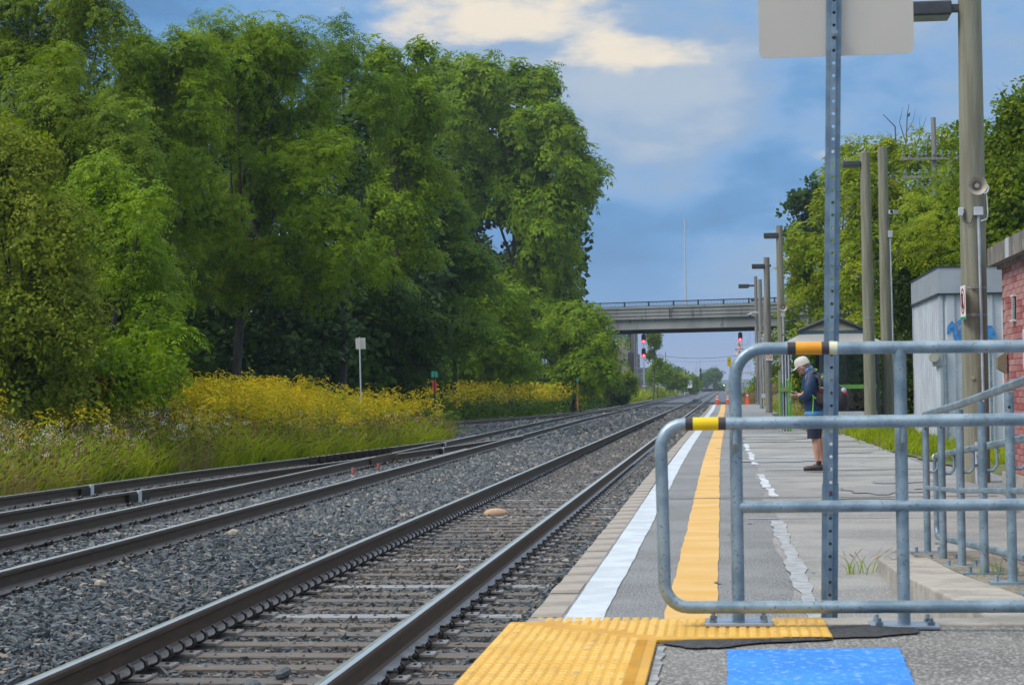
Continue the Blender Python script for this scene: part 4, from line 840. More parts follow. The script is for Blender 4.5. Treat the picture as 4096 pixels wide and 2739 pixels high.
def bake(tpls,P,NZ,S,mats,name,parent=None,kind=None,origin=(0,0,0),AZ=None,wind=None):
    k=len(P);idx=rng.integers(0,len(tpls),k);AZ=rng.uniform(0,2*np.pi,k) if AZ is None else AZ
    Rm=rotmats(NZ,AZ);VV=[];QQ=[];MM=[];off=0
    for t,(V,Q,M) in enumerate(tpls):
        s=np.where(idx==t)[0]
        if not len(s): continue
        W=np.einsum('kij,nj->kni',Rm[s],V)*S[s][:,None,None]+P[s][:,None,:]
        VV.append(W.reshape(-1,3));QQ.append((Q[None]+(np.arange(len(s))*len(V))[:,None,None]).reshape(-1,4)+off);MM.append(np.tile(M,len(s)));off+=W.shape[0]*W.shape[1]
    V=np.concatenate(VV)-np.array(origin);me=npmesh(name,V,np.concatenate(QQ),mats,np.concatenate(MM))
    return tag(link(name,me,parent),kind=kind)
NLEAF=[0]
def tree(label,cat,base,lobes,n,tp,lm,size=1.,group=None,name='tree',trunk_r=.16,trunk_top=None,fill=.25,up_=.55,gap=None,crad=.72,limbs=True,front=.75,topbias=.25,parts=True):
    """lobes: (x,y,z,rx,ry,rz) in metres; leaves hang in tufts at the ends of boughs spread over the lobes"""
    base=np.array(base,float);L0=[]
    for l in lobes:
        c,r=np.array(l[:3]),np.array(l[3:]);L0.append((*c,*(r*.82)))
        for _ in range(3):
            d=rng.normal(0,1,3);d[2]=abs(d[2])*.8 if rng.random()<.7 else d[2];d[1]=-abs(d[1]) if rng.random()<.7 else d[1];d/=np.linalg.norm(d);L0.append((*(c+d*r*rng.uniform(.72,.98)),*(r*rng.uniform(.28,.48))))
    LB=np.array(lobes,float);L=np.array(L0,float);root=empty(name,tuple(base),label,cat,group)
    area=(L[:,3]*L[:,5]);pr_=area/area.sum();P=[];NN=[]
    tries=0
    NC=7
    while len(P)<n and tries<n*3:
        tries+=1
        l=L[rng.choice(len(L),p=pr_)]
        d=rng.normal(0,1,3);d/=np.linalg.norm(d)
        if rng.random()<front and d[1]>.15: d[1]*=-1
        if d[2]<-.3 and rng.random()<topbias+.25: d[2]*=-1
        rr=1-abs(rng.normal(0,.16)) if rng.random()>fill else rng.uniform(.25,.85)
        # knobbly outline
        kn=1+.16*math.sin(d[0]*7+l[0]*3)+.14*math.sin(d[2]*9+l[2]*2+d[1]*5)
        if rng.random()<.13: rr=rng.uniform(1.05,1.4)
        p=l[:3]+d*l[3:]*rr*kn
        if gap is not None and gap(p): continue
        if p[2]<gz(p[0],p[1])+.1: continue
        cn=nrm(nrm(d*np.array([1,1,.5]))*.55+np.array([0,0,.6]));a1=nrm(np.cross(cn,[.3,1.,.1]));a2=np.cross(cn,a1);CR=size*crad*rng.uniform(.75,1.3)
        for q in range(NC):
            an=2.4*q+rng.uniform(0,1);rq=CR*math.sqrt((q+.3)/NC);of=a1*math.cos(an)+a2*math.sin(an)
            pp=p+of*rq-cn*.42*rq*rq/CR-np.array([0,0,.18*rq])+rng.normal(0,.05,3)*size
            if pp[2]<gz(pp[0],pp[1])+.05: continue
            if gap is not None and gap(pp): continue
            P.append(pp);NN.append(cn*.6+of*.75*(rq/CR)+rng.normal(0,.15,3))
    for _ in range(int(n*.10)):
        l=L[rng.integers(0,len(L))];d=rng.normal(0,1,3);d[2]=abs(d[2]);d/=np.linalg.norm(d);p=l[:3]+d*l[3:]*rng.uniform(1.0,1.25)+d*size*rng.uniform(.1,.6)
        if gap is not None and gap(p): continue
        P.append(p);NN.append(d+np.array([0,0,.6]))
    P=np.array(P);NN=np.array(NN)
    S=size*rng.uniform(.72,1.25,len(P))
    bake(tp,P,NN,S,[lm],'crown',root,None,base);NLEAF[0]+=len(P)
    mb=MB();top=np.array(trunk_top if trunk_top is not None else L[:,:3].mean(0));
    tr=[base-np.array([0,0,.3]),base*.7+top*.3+np.array([rng.normal(0,.1),0,0]),base*.35+top*.65,top]
    mb.tube([tuple(q-base) for q in tr],[trunk_r,trunk_r*.85,trunk_r*.6,trunk_r*.35],9)
    mb.build('trunk',barkm,root,smooth=True)
    if limbs:
        mb=MB()
        for l in LB:
            s=tr[1]+(tr[3]-tr[1])*rng.uniform(.1,.8);c=l[:3]
            mid=(s+c)/2+np.array([0,0,-.15*np.linalg.norm(c-s)])
            mb.tube([tuple(s-base),tuple(mid-base),tuple(c-base)],[trunk_r*.36,trunk_r*.24,trunk_r*.12],6)
            sel=[q for q in P[rng.choice(len(P),min(len(P),40),replace=False)] if np.linalg.norm((q-c)/l[3:])<1.15][:9]
            for q in sel:
                m_=(c+q)/2+np.array([rng.normal(0,.1),rng.normal(0,.1),.06*np.linalg.norm(q-c)])
                mb.tube([tuple(c-base),tuple(m_-base),tuple(q-base)],[trunk_r*.14,trunk_r*.09,.008],4,caps=False)
        mb.build('branches',barkm,root)
    return root
def lob(Y,*l,dep=.8,sp=0.):
    """lobes given as photo spot (x,y,rx,ry) at Y metres up the line"""
    out=[]
    for i,(x,y,rx,ry) in enumerate(l):
        dy=rng.uniform(-1,1)*sp;c=at(x,y,Y+dy);k=1.7466*Y/7500;out.append((*c,rx*k,min(rx,ry)*k*dep,ry*k))
    return out
def gb(x,Y,): # ground under a photo column
    p=at(x,893,Y);return (p[0],Y,gz(p[0],Y))
G1,G2,G3=(.070,.150,.012),(.045,.105,.012),(.028,.075,.012)
lf_wal=leafmat('leaf_walnut',[(.085,.160,.004),(.15,.245,.003),(.25,.36,.003)],(.38,.27,.01),.925)
lf_blue=leafmat('leaf_cool_green',[(.055,.120,.009),(.10,.185,.008),(.17,.265,.008)])
lf_dark=leafmat('leaf_deep_green',[(.026,.062,.006),(.046,.096,.006),(.078,.14,.006)])
lf_olive=leafmat('leaf_olive',[(.12,.17,.010),(.19,.245,.014),(.28,.31,.03)],(.30,.18,.03),.95)
lf_brt=leafmat('leaf_bright',[(.095,.18,.004),(.16,.265,.003),(.26,.37,.003)])
lf_mid=leafmat('leaf_dull_green',[(.09,.150,.008),(.14,.215,.007),(.21,.285,.007)],(.30,.17,.01),.93)
lf_hon=leafmat('leaf_yellow_green',[(.11,.19,.006),(.20,.28,.006),(.34,.38,.008)],(.46,.33,.01),.84,scale=.6)
lf_maple=leafmat('leaf_right_dark',[(.075,.13,.008),(.12,.185,.008),(.20,.26,.010)],(.2,.12,.03),.95)
lf_ivy=leafmat('leaf_ivy',[(.03,.06,.010),(.055,.095,.012),(.095,.135,.015)],(.16,.06,.03),.93)
wg='trees along the left side of the line'
tree('olive green maple with pale leaf tips, lowest and nearest tree at the left edge','tree',gb(60,36),lob(36,(40,400,50,60),(-10,470,60,80),(105,500,55,50),(60,580,80,60),(140,610,50,45),(20,690,70,70),(150,720,55,60),(90,780,80,50),(10,820,60,50),(180,800,40,40),(-10,340,40,40),(130,860,60,35),sp=1.),700,TBRO_S+TPIN[:2],lf_olive,1.,wg,trunk_r=.12)
tree('bright green tree with long arching leaves beside the olive one, reaching toward the goldenrod','tree',gb(210,42),lob(42,(235,440,70,70),(190,520,60,60),(275,520,60,50),(300,590,80,50),(340,640,55,35),(360,720,50,30),(250,660,80,50),(290,730,70,45),(180,720,60,50),(230,790,80,50),(310,800,80,40),(385,770,40,18),(325,485,25,18),(180,850,90,45),(300,850,70,35),sp=1.6),860,TPIN,lf_brt,1.,wg)
tree('dull green tree with soft drooping foliage behind the olive maple','tree',gb(120,47),lob(47,(110,240,110,90),(200,330,110,90),(90,390,120,90),(240,290,60,60),(300,360,50,60),(130,180,60,50),sp=1.2),560,TPIN,lf_mid,1.05,wg)
tree('tallest tree at the top left corner with sky showing through its crown','tree',gb(60,56),lob(56,(60,20,120,90),(180,40,70,70),(240,60,45,50),(-10,120,100,90),(120,130,90,60),(190,-40,70,50),sp=1.5),470,TPIN,lf_mid,1.1,wg,fill=.15)
tree('mid green tree with a rounded top standing left of the highest green crown','tree',gb(400,60),lob(60,(385,190,130,95),(450,190,60,60),(340,150,60,50),(310,120,60,45),(430,110,45,35),(300,230,80,90),(430,300,90,100),(400,420,110,100),(480,510,70,80),(390,560,100,90),(330,180,60,60),(340,560,80,100),sp=1.5),1050,TPIN,lf_wal,1.1,wg)
tree('broad walnut tree with the bright jagged top and a bare trunk above the goldenrod','tree',(*at(533,893,63)[:2],.1),lob(63,(600,160,115,90),(540,140,60,50),(640,130,50,50),(560,220,80,60),(512,80,42,40),(600,90,40,35),(690,110,50,45),(650,270,140,100),(560,290,90,100),(700,390,110,100),(600,450,120,100),(520,560,70,80),(740,500,110,90),(640,600,120,70),(560,640,70,50),(730,610,70,60),(800,620,60,60),(470,640,60,50),sp=1.8),1600,TPIN,lf_wal,1.1,wg,trunk_r=.19,trunk_top=at(575,400,63))
tree('cooler green slender tree showing a feathery tip against the sky','tree',gb(780,72),lob(72,(785,120,28,50),(760,180,60,50),(820,210,60,60),(800,330,70,90),(860,260,50,50),(780,75,14,18),sp=1),330,TPIN,lf_blue,1.15,wg,fill=.15)
tree('dark walnut tree between the jagged top and the big tree near the bridge','tree',gb(900,86),lob(86,(885,165,50,40),(960,150,50,35),(900,250,100,80),(970,300,90,90),(880,380,100,90),(960,430,80,90),(860,500,100,90),(930,570,110,80),(850,640,100,80),sp=2),880,TPIN_F,lf_wal,1.15,wg)
hole=at(1141,541,140)
tree('largest tree, its ragged right edge overhanging the line before the bridge','tree',gb(1170,140),lob(140,(1080,180,70,45),(1165,190,45,40),(1225,215,55,50),(1000,200,50,60),(1100,280,110,80),(1225,300,80,60),(1290,300,30,30),(1030,330,90,90),(1170,400,110,80),(1290,390,50,40),(1325,365,26,26),(1350,402,22,18),(1315,440,36,34),(1275,500,46,46),(1210,480,70,50),(1050,450,70,70),(1270,590,46,56),(1240,560,60,60),(1190,630,80,50),(1270,640,40,36),(1090,600,60,40),sp=3),1750,TPIN_F,lf_wal,1.9,wg,trunk_r=.4,gap=lambda p:(p[0]-hole[0])**2+(p[2]-hole[2])**2<.7,fill=.12)
tree('dark green tree in front of the largest one with drooping boughs','tree',gb(1040,103),lob(103,(1045,470,35,35),(1020,540,60,60),(1060,600,70,60),(1000,640,70,60),(1090,660,60,50),(1040,720,90,60),(980,760,80,50),sp=2),460,TPIN_F,lf_blue,1.35,wg)
tree('shadowy green tree low down over the goldenrod right of the square sign','tree',gb(900,80),lob(80,(890,700,90,60),(960,760,90,60),(860,790,80,60),(950,840,90,45),(820,720,60,50),sp=1.5),430,TPIN_F,lf_dark,1.1,wg)
tree('bright green sumac low at the wood edge before the bridge','tree',gb(1170,112),lob(112,(1150,700,60,45),(1190,740,55,40),(1130,770,60,50),(1200,790,50,40),(1100,820,80,50),(1180,850,60,40),sp=1.5),360,TPIN_F,lf_brt,1.35,wg)
tree('leafy green tree that meets the left end of the bridge','tree',gb(1310,128),lob(128,(1310,720,50,30),(1340,750,55,40),(1280,770,50,45),(1365,800,40,45),(1330,840,60,45),(1270,850,60,40),(1390,850,25,30),sp=1.5),420,TPIN_F,lf_wal,1.5,wg)
tree('low green shrub at the foot of the olive maple and the bright arching tree','shrub',gb(170,39),lob(39,(60,880,110,50),(170,870,110,55),(290,850,80,50),(-20,860,60,60),sp=.6),230,TBRO,lf_wal,1.,name='understorey_shrub',trunk_r=.05,limbs=False)
for k,(x,Y,rx,lab) in enumerate(((480,72,95,'deep green understorey shrub left of the bare trunk'),(640,76,95,'deep green understorey shrub right of the bare trunk'),(770,78,90,'deep green understorey shrub behind the square sign'),(330,62,90,'deep green understorey shrub behind the tall left goldenrod'),(1060,125,110,'deep green understorey shrub behind the switch target'),(180,52,120,'deep green understorey shrub behind the bright arching tree'))):
    tree(lab,'shrub',gb(x,Y),lob(Y,(x,700,rx,70),(x-40,790,rx,70),(x+50,800,rx,60),(x,860,rx*1.2,40),sp=1),170,TBRO_F,lf_dark,1.4,'understorey shrubs under the left trees',name='understorey_shrub',trunk_r=.06,limbs=False)
# the wood behind, one dense mass
P=[];
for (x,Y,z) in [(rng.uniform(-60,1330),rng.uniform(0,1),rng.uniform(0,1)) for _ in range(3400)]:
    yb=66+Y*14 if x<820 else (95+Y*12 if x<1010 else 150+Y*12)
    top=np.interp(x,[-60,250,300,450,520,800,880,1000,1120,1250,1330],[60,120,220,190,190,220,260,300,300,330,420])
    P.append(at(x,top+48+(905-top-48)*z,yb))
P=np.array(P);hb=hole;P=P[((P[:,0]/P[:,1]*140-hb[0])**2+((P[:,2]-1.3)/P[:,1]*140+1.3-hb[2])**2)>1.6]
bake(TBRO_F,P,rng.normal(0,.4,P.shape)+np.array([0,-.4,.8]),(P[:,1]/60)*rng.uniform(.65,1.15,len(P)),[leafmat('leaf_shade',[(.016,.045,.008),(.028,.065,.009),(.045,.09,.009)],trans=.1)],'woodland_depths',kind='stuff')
# right side
rg='trees behind the platform on the right'
tree('yellow green tree with feathery tips rising left of the sign post','tree',gb(1890,92),lob(92,(1950,345,40,30),(1925,400,50,45),(1975,400,70,50),(1905,480,45,50),(1930,560,80,70),(1860,560,45,50),(1850,640,45,60),(1900,680,80,70),(1990,520,50,60),(1850,740,45,40),(1860,850,70,70),(1820,700,20,40),sp=1.5),620,TPIN_F,lf_hon,1.05,rg)
tree('yellow green tree filling the gap between the two slim poles','tree',gb(2090,86),lob(86,(2070,370,60,50),(2140,360,50,35),(2180,330,35,25),(2230,370,40,40),(2000,450,70,70),(2120,450,60,60),(2060,530,90,70),(1990,640,80,80),(2100,640,70,70),(2170,370,35,30),(2190,480,80,80),(2150,570,90,70),(2100,750,90,80),(2000,780,80,80),(2220,560,60,60),sp=1.5),1000,TPIN_F,lf_hon,1.05,rg)
tree('small dark conifer-like crown behind the yellow green trees, beside the signal pole','tree',gb(1850,150),lob(150,(1860,470,40,30),(1850,500,40,35),(1870,440,20,16),(1865,560,50,50),sp=1),150,TBRO_F,lf_dark,1.5,rg)
tree('dark green broad tree at the right edge above the brick building','tree',gb(2300,54),lob(54,(2300,340,50,45),(2340,260,18,35),(2330,420,70,70),(2270,420,45,50),(2310,510,80,60),(2370,340,50,60),(2260,540,50,40),(2220,330,25,20),sp=1.5),520,TBRO,lf_maple,1.15,rg)
tree('mid green tree above the pale metal hut, left of the tall pole','tree',gb(2160,60),lob(60,(2150,500,70,50),(2200,560,70,50),(2130,570,70,50),(2200,430,40,40),(2240,480,40,60),sp=1.5),330,TPIN,lf_hon,1.2,rg)
tree('ivy covered shrub between the slim poles and the metal hut','shrub',gb(2078,62),lob(62,(2076,640,25,45),(2076,720,24,50),(2080,820,22,60),(2082,900,24,40),sp=.4),230,TBRO,lf_ivy,1.,name='ivy_shrub',limbs=False,trunk_r=.05)
tree('dark green shrub behind the standing person and the shelter','shrub',gb(1860,66),lob(66,(1862,850,20,50),(1862,900,18,40),(1895,830,35,40),(1900,890,40,40),(1960,880,70,50),(2030,870,50,60),sp=.6),240,TBRO,lf_dark,1.3,name='hedge_shrub',limbs=False,trunk_r=.05)
tree('green bush on the bank beyond the end of the platform','bush',gb(1745,185),lob(185,(1770,800,18,30),(1742,872,14,14),(1762,850,22,30),(1735,890,14,8),sp=2),260,TBRO_F,lf_hon,.9,name='bush',limbs=False)
tree('small poplar beyond the bridge behind the left signal','tree',gb(1495,262),lob(262,(1497,790,12,14),(1490,772,7,12),(1503,778,8,14),(1494,818,13,14),(1508,826,8,9),sp=2),230,TBRO_F,lf_maple,.95,fill=.1,trunk_r=.12,crad=.6)
for (x,y,rx,ry,Y,lm,lab) in ((1508,850,26,24,290,lf_brt,'round green bush under the bridge right of the left signal mast'),(1438,868,15,18,215,lf_hon,'yellow green bush in front of the factory, left of the left signal mast'),(1548,866,22,14,340,lf_hon,'wide low bush on the bank beyond the round green one'),(1580,873,16,12,420,lf_wal,'dark low bush beside the far three headed signal'),(1400,875,25,22,170,lf_mid,'dull bush at the wood edge under the bridge end'),(1420,900,14,14,172,lf_dark,'brownish bush low at the foot of the wood edge')):
    tree(lab,'bush',gb(x,Y),lob(Y,(x,y,rx*.8,ry*.8),(x-rx*.5,y+ry*.5,rx*.5,ry*.5),(x+rx*.5,y+ry*.5,rx*.5,ry*.5)),330,TBRO_F,lm,Y/240.,'bushes under and beyond the bridge',name='bush',limbs=False,trunk_r=.08)
for (x,y,rx,ry,Y,lab) in ((1552,852,14,9,640,'hazy blue green clump of trees above the far bushes'),(1637,854,12,7,760,'hazy round topped tree standing alone by the far curve'),(1618,862,7,9,740,'small hazy tree left of the lone round topped one'),(1630,886,20,9,800,'low hazy trees at the far end of the line')):
    L=lob(Y,(x,y,rx,ry),(x-rx*.5,y+ry*.7,rx*.6,ry*.7),(x+rx*.5,y+ry*.6,rx*.6,ry*.7))
    tree(lab,'tree',(L[0][0],Y,-.4),L,200,TBRO_F,lf_blue,2.6,'hazy trees at the far end of the line',limbs=False,trunk_r=.3)
# dead tree with two birds
root=empty('dead_tree',tuple(at(2060,700,90)),'leafless grey branches rising above the yellow green trees','tree');b=MB();o_=np.array(root.location[:])
def twig(x0,y0,pts,r,Y=90):
    P=[tuple(at(x,y,Y)-o_) for x,y in [(x0,y0)]+pts];b.tube(P,[r*(1-.8*i/(len(P)-1)) for i in range(len(P))],5)
twig(2060,700,[(2055,500),(2045,400),(2052,340),(2050,290),(2022,262)],.09);twig(2045,400,[(2075,330),(2078,262),(2082,238)],.05);twig(2075,330,[(2060,280),(2068,246)],.03);twig(2078,300,[(2092,275),(2096,250)],.02)
twig(2055,420,[(2090,360),(2110,300),(2122,268)],.04);twig(2090,360,[(2120,330),(2140,320)],.02);twig(2052,340,[(2040,310),(2028,300)],.02);twig(2110,300,[(2105,280),(2108,262)],.015);twig(2100,380,[(2130,350),(2160,335),(2172,320)],.025);twig(2160,335,[(2180,345)],.012)
b.build('bare_branches',twigm,root)
for nm,(x,y,Y),lab in (('bird',(2081,264,90),'small dark bird on a bare branch, the higher of two'),('bird',(1980,322,91.8),'small dark bird on the leafy tip of the yellow green tree')):
    b=MB();c=at(x,y,Y);b.ell((0,0,0),(.055,.05,.085),8,6,Matrix.Rotation(.5,3,'Y'));b.ell((.045,0,.085),(.032,.03,.032),7,5);b.add([(.07,0,.085),(.1,0,.08),(.07,.01,.075)],[(0,1,2)]);b.add([(-.03,-.02,-.06),(-.03,.02,-.06),(-.10,.02,-.16),(-.10,-.02,-.16)],[(0,1,2,3)]);tag(b.build('bird',black,loc=tuple(c),smooth=True),lab,'bird')
# ------------------------------------------------------------ meadow strip
def plant_rod(seed,h=1.35,far=False):
    r=np.random.default_rng(seed);V=[];Q=[];M=[];lean=r.uniform(-.12,.12,2)
    def P(t): return np.array([lean[0]*t*t*h,lean[1]*t*t*h,h*t])
    for i in range(0 if far else 1):
        quads_leaf(V,Q,M,P(0),nrm(P(.9)),np.array([1.,0,0]),h*.9,.02,2)
    for i in range(9 if far else 20):
        t=r.uniform(.15,.85);a=r.uniform(0,6.28);d=nrm(np.array([math.cos(a),math.sin(a),.35]));quads_leaf(V,Q,M,P(t),d,nrm(np.cross(d,[0,0,1.])),r.uniform(.12,.2)*(1.3 if far else 1),.03*(2 if far else 1),0)
    na=6 if far else 10
    for i in range(na):
        t=.74+.26*i/na;a=r.uniform(0,6.28);L=.24*(1.25-t)*3.2;d=np.array([math.cos(a),math.sin(a),0])
        m=2 if far else 5
        for j in range(m):
            s=(j+.5)/m;p=P(t)+d*L*s*.8+np.array([0,0,L*(.6*s-.55*s*s)])
            dd=nrm(d*.7+np.array([0,0,.5-.9*s])+r.normal(0,.25,3));quads_leaf(V,Q,M,p,dd,nrm(np.cross(dd,r.normal(0,1,3))),.075*(1.8 if far else 1),.035*(1.8 if far else 1),1)
    return np.array(V),np.array(Q),np.array(M)
def plant_grass(seed,h=.8,n=14,w_=.014,head=True):
    r=np.random.default_rng(seed);V=[];Q=[];M=[]
    for i in range(n):
        a=r.uniform(0,6.28);l=h*r.uniform(.5,1.1);b0=np.array([r.normal(0,.09),r.normal(0,.09),0]);ln=r.uniform(.1,.45)
        d=np.array([math.cos(a)*ln,math.sin(a)*ln,1.]);p0=b0;p1=b0+d*l*.55;p2=b0+np.array([d[0]*1.7,d[1]*1.7,.95])*l
        wv=nrm(np.cross(d,[math.sin(a+1),math.cos(a+1),0]))*w_/2
        k=len(V);V+=[p0-wv,p0+wv,p1+wv*.8,p1-wv*.8,p2+wv*.2,p2-wv*.2];Q+=[(k,k+1,k+2,k+3),(k+3,k+2,k+4,k+5)];M+=[0,0]
        if head and r.random()<.5: quads_leaf(V,Q,M,p2,nrm(np.array([d[0],d[1],.2])),nrm(np.cross(d,[1,0,0])),.10,.03,1)
    return np.array(V),np.array(Q),np.array(M)
def plant_lace(seed,h=.85):
    r=np.random.default_rng(seed);V=[];Q=[];M=[]
    for i in range(4):
        a=r.uniform(0,6.28);ln=r.uniform(.05,.3);d=nrm(np.array([math.cos(a)*ln,math.sin(a)*ln,1.]));l=h*r.uniform(.7,1.1)
        quads_leaf(V,Q,M,np.zeros(3),d,nrm(np.cross(d,[0,1,0])),l,.012,0);c=d*l;up2=nrm(np.array([r.normal(0,.5),-.5,1]));u=nrm(np.cross(up2,[1,.1,0]));v=np.cross(up2,u)
        for j in range(5):
            b=j*1.256;p=c+(u*math.cos(b)+v*math.sin(b))*.028;quads_leaf(V,Q,M,p,nrm(u*math.cos(b)+v*math.sin(b)),nrm(u*-math.sin(b)+v*math.cos(b)),.024,.026,1)
    for i in range(12):
        a=r.uniform(0,6.28);z=r.uniform(.05,h*.6);d=nrm(np.array([math.cos(a),math.sin(a),.4]));quads_leaf(V,Q,M,np.array([0,0,z]),d,nrm(np.cross(d,[0,0,1.])),.16,.035,0)
    return np.array(V),np.array(Q),np.array(M)
rod_l=leafmat('goldenrod_leaf',[(.09,.15,.010),(.15,.22,.012),(.22,.29,.02)]);rod_f=leafmat('goldenrod_flower',[(.28,.30,.008),(.48,.39,.008),(.70,.44,.006)],trans=.25)
gr_l=leafmat('meadow_grass',[(.14,.20,.010),(.25,.32,.012),(.38,.42,.04)],(.35,.24,.10),.84,scale=.5);tan_l=leafmat('dry_grass',[(.28,.20,.09),(.36,.27,.13),(.22,.21,.06)]);seed_m=leafmat('brown_seed_heads',[(.13,.07,.04),(.18,.10,.05),(.24,.15,.08)],trans=.1)
lace_m=leafmat('lace_white',[(.55,.56,.50),(.66,.68,.62),(.45,.42,.33)],trans=.2);dk_l=leafmat('weed_leaf',[(.035,.075,.010),(.06,.11,.012),(.11,.17,.015)])
def edge_x(y): return (T3L(y)-1.0) if y<61.5 else min(T4x(y)-1.7,T2L(y)-2.2)
def field(n,ylo,yhi,wlo,whi,prob,ypow=1.):
    out=[]
    for _ in range(n):
        y=ylo+(yhi-ylo)*random.random()**ypow;e=edge_x(y);x=e-wlo-(whi-wlo)*random.random()
        if x<-.405*y-1.5: continue
        if y<61.5 and y>T4y(x)-2.2 and x<-9.5: continue
        if random.random()<prob(x,y,e-x): out.append((x,y,gz(x,y)-.03))
    return np.array(out) if out else np.zeros((0,3))
def meadow(name,P,tp,mats,smin,smax,lean=.12,lab=None):
    NZ=rng.normal(0,lean,P.shape)+np.array([.12,0,1.]);NZ[:,2]=1
    o=bake(tp,P,NZ,rng.uniform(smin,smax,len(P)),mats,name,kind='stuff');return o
pn=lambda x,y,s:.5+.5*math.sin(x*.9+y*.31+s)*math.sin(y*.53-x*.4+s*2)
P=field(5600,25,60,.35,7.5,lambda x,y,d:(1. if (d>1.2+.9*math.sin(y*.7) and y>32) else (.32 if y>30 else .06))*(.15+.85*(pn(x,y,1)>.36))*(.10 if x<-.300*y else 1))
meadow('goldenrod',P,[plant_rod(i,1.35+.2*(i%3)) for i in range(7)],[rod_l,rod_f,dk_l],.5,1.08,.22)
P=field(3600,61.5,190,.2,6,lambda x,y,d:.25+.75*(pn(x,y,3)>.55),.8);meadow('far_goldenrod',P,[plant_rod(50+i,1.5,True) for i in range(4)],[dk_l,rod_f,dk_l],.8,1.5)
P=field(11000,22,61,.05,6.,lambda x,y,d:.95 if d<2.6 else .6);P2=P.copy();meadow('meadow_grass',P,[plant_grass(i,.8,12,.018) for i in range(5)],[gr_l,seed_m],.45,1.3,.2)
P=field(2600,22,61,.0,2.5,lambda x,y,d:.9*(pn(x,y,5)>.55));meadow('dry_grass',P,[plant_grass(10+i,.75,16,.010) for i in range(4)],[tan_l,seed_m],.5,1.2,.25)
P=field(1100,22,58,.4,4.5,lambda x,y,d:1. if x<-.27*y else .3);meadow('wild_carrot_flowers',P,[plant_lace(i) for i in range(5)],[gr_l,lace_m],.75,1.25)
P=field(3400,22,60,.3,8,lambda x,y,d:.9 if x<-.29*y else .4);NZ=rng.normal(0,.2,P.shape)+np.array([0,0,1.]);P[:,2]+=rng.uniform(.15,.55,len(P));bake(TBRO,P,NZ,rng.uniform(.7,1.1,len(P)),[dk_l],'weeds',kind='stuff')
P=field(2600,62,200,.0,8,lambda x,y,d:.9,.8);P[:,2]+=rng.uniform(.1,.6,len(P));bake(TBRO_F,P,rng.normal(0,.3,P.shape)+np.array([0,0,1.]),rng.uniform(.7,1.4,len(P)),[dk_l],'far_weeds',kind='stuff')
P=np.array([(T2L(y)-2.5-13*random.random()**1.2,y,0) for y in rng.uniform(180,430,3200)]);P[:,2]=[gz(x,y) for x,y,_ in P]
bake([plant_grass(70+i,1.3,12,.09) for i in range(4)],P,rng.normal(0,.2,P.shape)+np.array([0,0,1.]),rng.uniform(.7,1.3,len(P)),[gr_l,tan_l],'bank_grass',kind='stuff')
# right verge grass, bank beyond the platform
def inpoly(x,y): 
    xe=np.interp(y,[28,35,36,41,50,51],[3.5,3.25,3.2,3.25,3.15,3.6])
    return x>xe+.04 and (y>36 or x>3.3+.12*(36-y)) 
P=[(x,y,gz(x,y)) for x,y in zip(rng.uniform(2.1,8.5,9000),rng.uniform(29,62,9000)) if inpoly(x,y) and not(1.5<x<5.4 and 51.8<y<59.5) and not (x>4.3 and 34.5<y<42) ]
P=np.array(P);bake([plant_grass(80+i,.16,14,.014,False) for i in range(4)],P,rng.normal(0,.25,P.shape)+np.array([0,0,1.]),rng.uniform(.6,1.6,len(P)),[gr_l],'verge_grass',kind='stuff')
vg=MB();yv=list(np.arange(29,62,.25));
vg.sheet([(np.interp(y,[29,35,36,41,50,51,52],[3.6,3.25,3.2,3.25,3.15,3.15,2.3])+.05*math.sin(y*3),y,.02+.0*y) for y in yv],[(9.5,y,.2) for y in yv]);tag(vg.build('grass_verge',greenbase),kind='structure')
P=np.array([(x,y,gz(x,y)) for x,y in zip(rng.uniform(.8,9,1500),rng.uniform(147,230,1500))]);bake([plant_grass(90+i,.5,12,.05) for i in range(4)],P,rng.normal(0,.25,P.shape)+np.array([0,0,1.]),rng.uniform(.6,1.6,len(P)),[tan_l,seed_m],'bank_weeds',kind='stuff')
P=np.array([(np.interp(y,[62,90,140],[2.15,2.5,2.9])+.1+1.6*random.random(),y,.03) for y in rng.uniform(56,142,900)]);bake([plant_grass(95+i,.4,12,.02) for i in range(4)],P,rng.normal(0,.25,P.shape)+np.array([0,0,1.]),rng.uniform(.5,1.5,len(P)),[gr_l,tan_l],'pole_foot_grass',kind='stuff')
for i,(x,y,h,lab) in enumerate(((.93,13.2,.13,'tuft of weeds growing at the far end of the ramp curb'),(1.62,11.2,.12,'tiny weeds on the gritty verge beside the third railing foot'),(1.68,9.6,.14,'tiny reddish weeds on the gritty verge near the raised platform'))):
    V,Q,M=plant_grass(200+i,h,22,.009);tag(link('weed_tuft',npmesh('weed_tuft',V,Q,[gr_l,seed_m],M),None,(x,y,rz(y) if i else 0)),lab,'weed')
# ------------------------------------------------------------ brick building
bd=empty('brick_building',(3.62,25.0,0),'pink brick building with a stained concrete coping at the right edge','building')
ZWT=up(3963,1063,25.0)[2]
b=MB();b.box(.018,6,-14,0,-.3,ZWT);b.build('mortar_core',mortar,bd)
bm=[]
for m_ in(brickm,brickd,mat('brick_mid',(.32,.10,.09),(.25,.07,.065),1.4,.75,0.,.3,60.)):
    b=MB();b.box(0,.03,-.2005,.2005,0,.0735);bm.append(meshof(b,m_,'brick'))
zc_=0.02;row=0;cnt=0
while zc_<ZWT-.07:
    off=.2*(row%2)
    for k in range(7):
        y=-.2-k*.408-off+.0
        if y<-2.75: continue
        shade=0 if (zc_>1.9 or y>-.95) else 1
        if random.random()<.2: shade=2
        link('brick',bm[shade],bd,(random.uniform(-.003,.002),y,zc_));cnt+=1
    if off: 
        pass
    zc_+=.0795;row+=1
b=MB()
z_=.02;r_=0
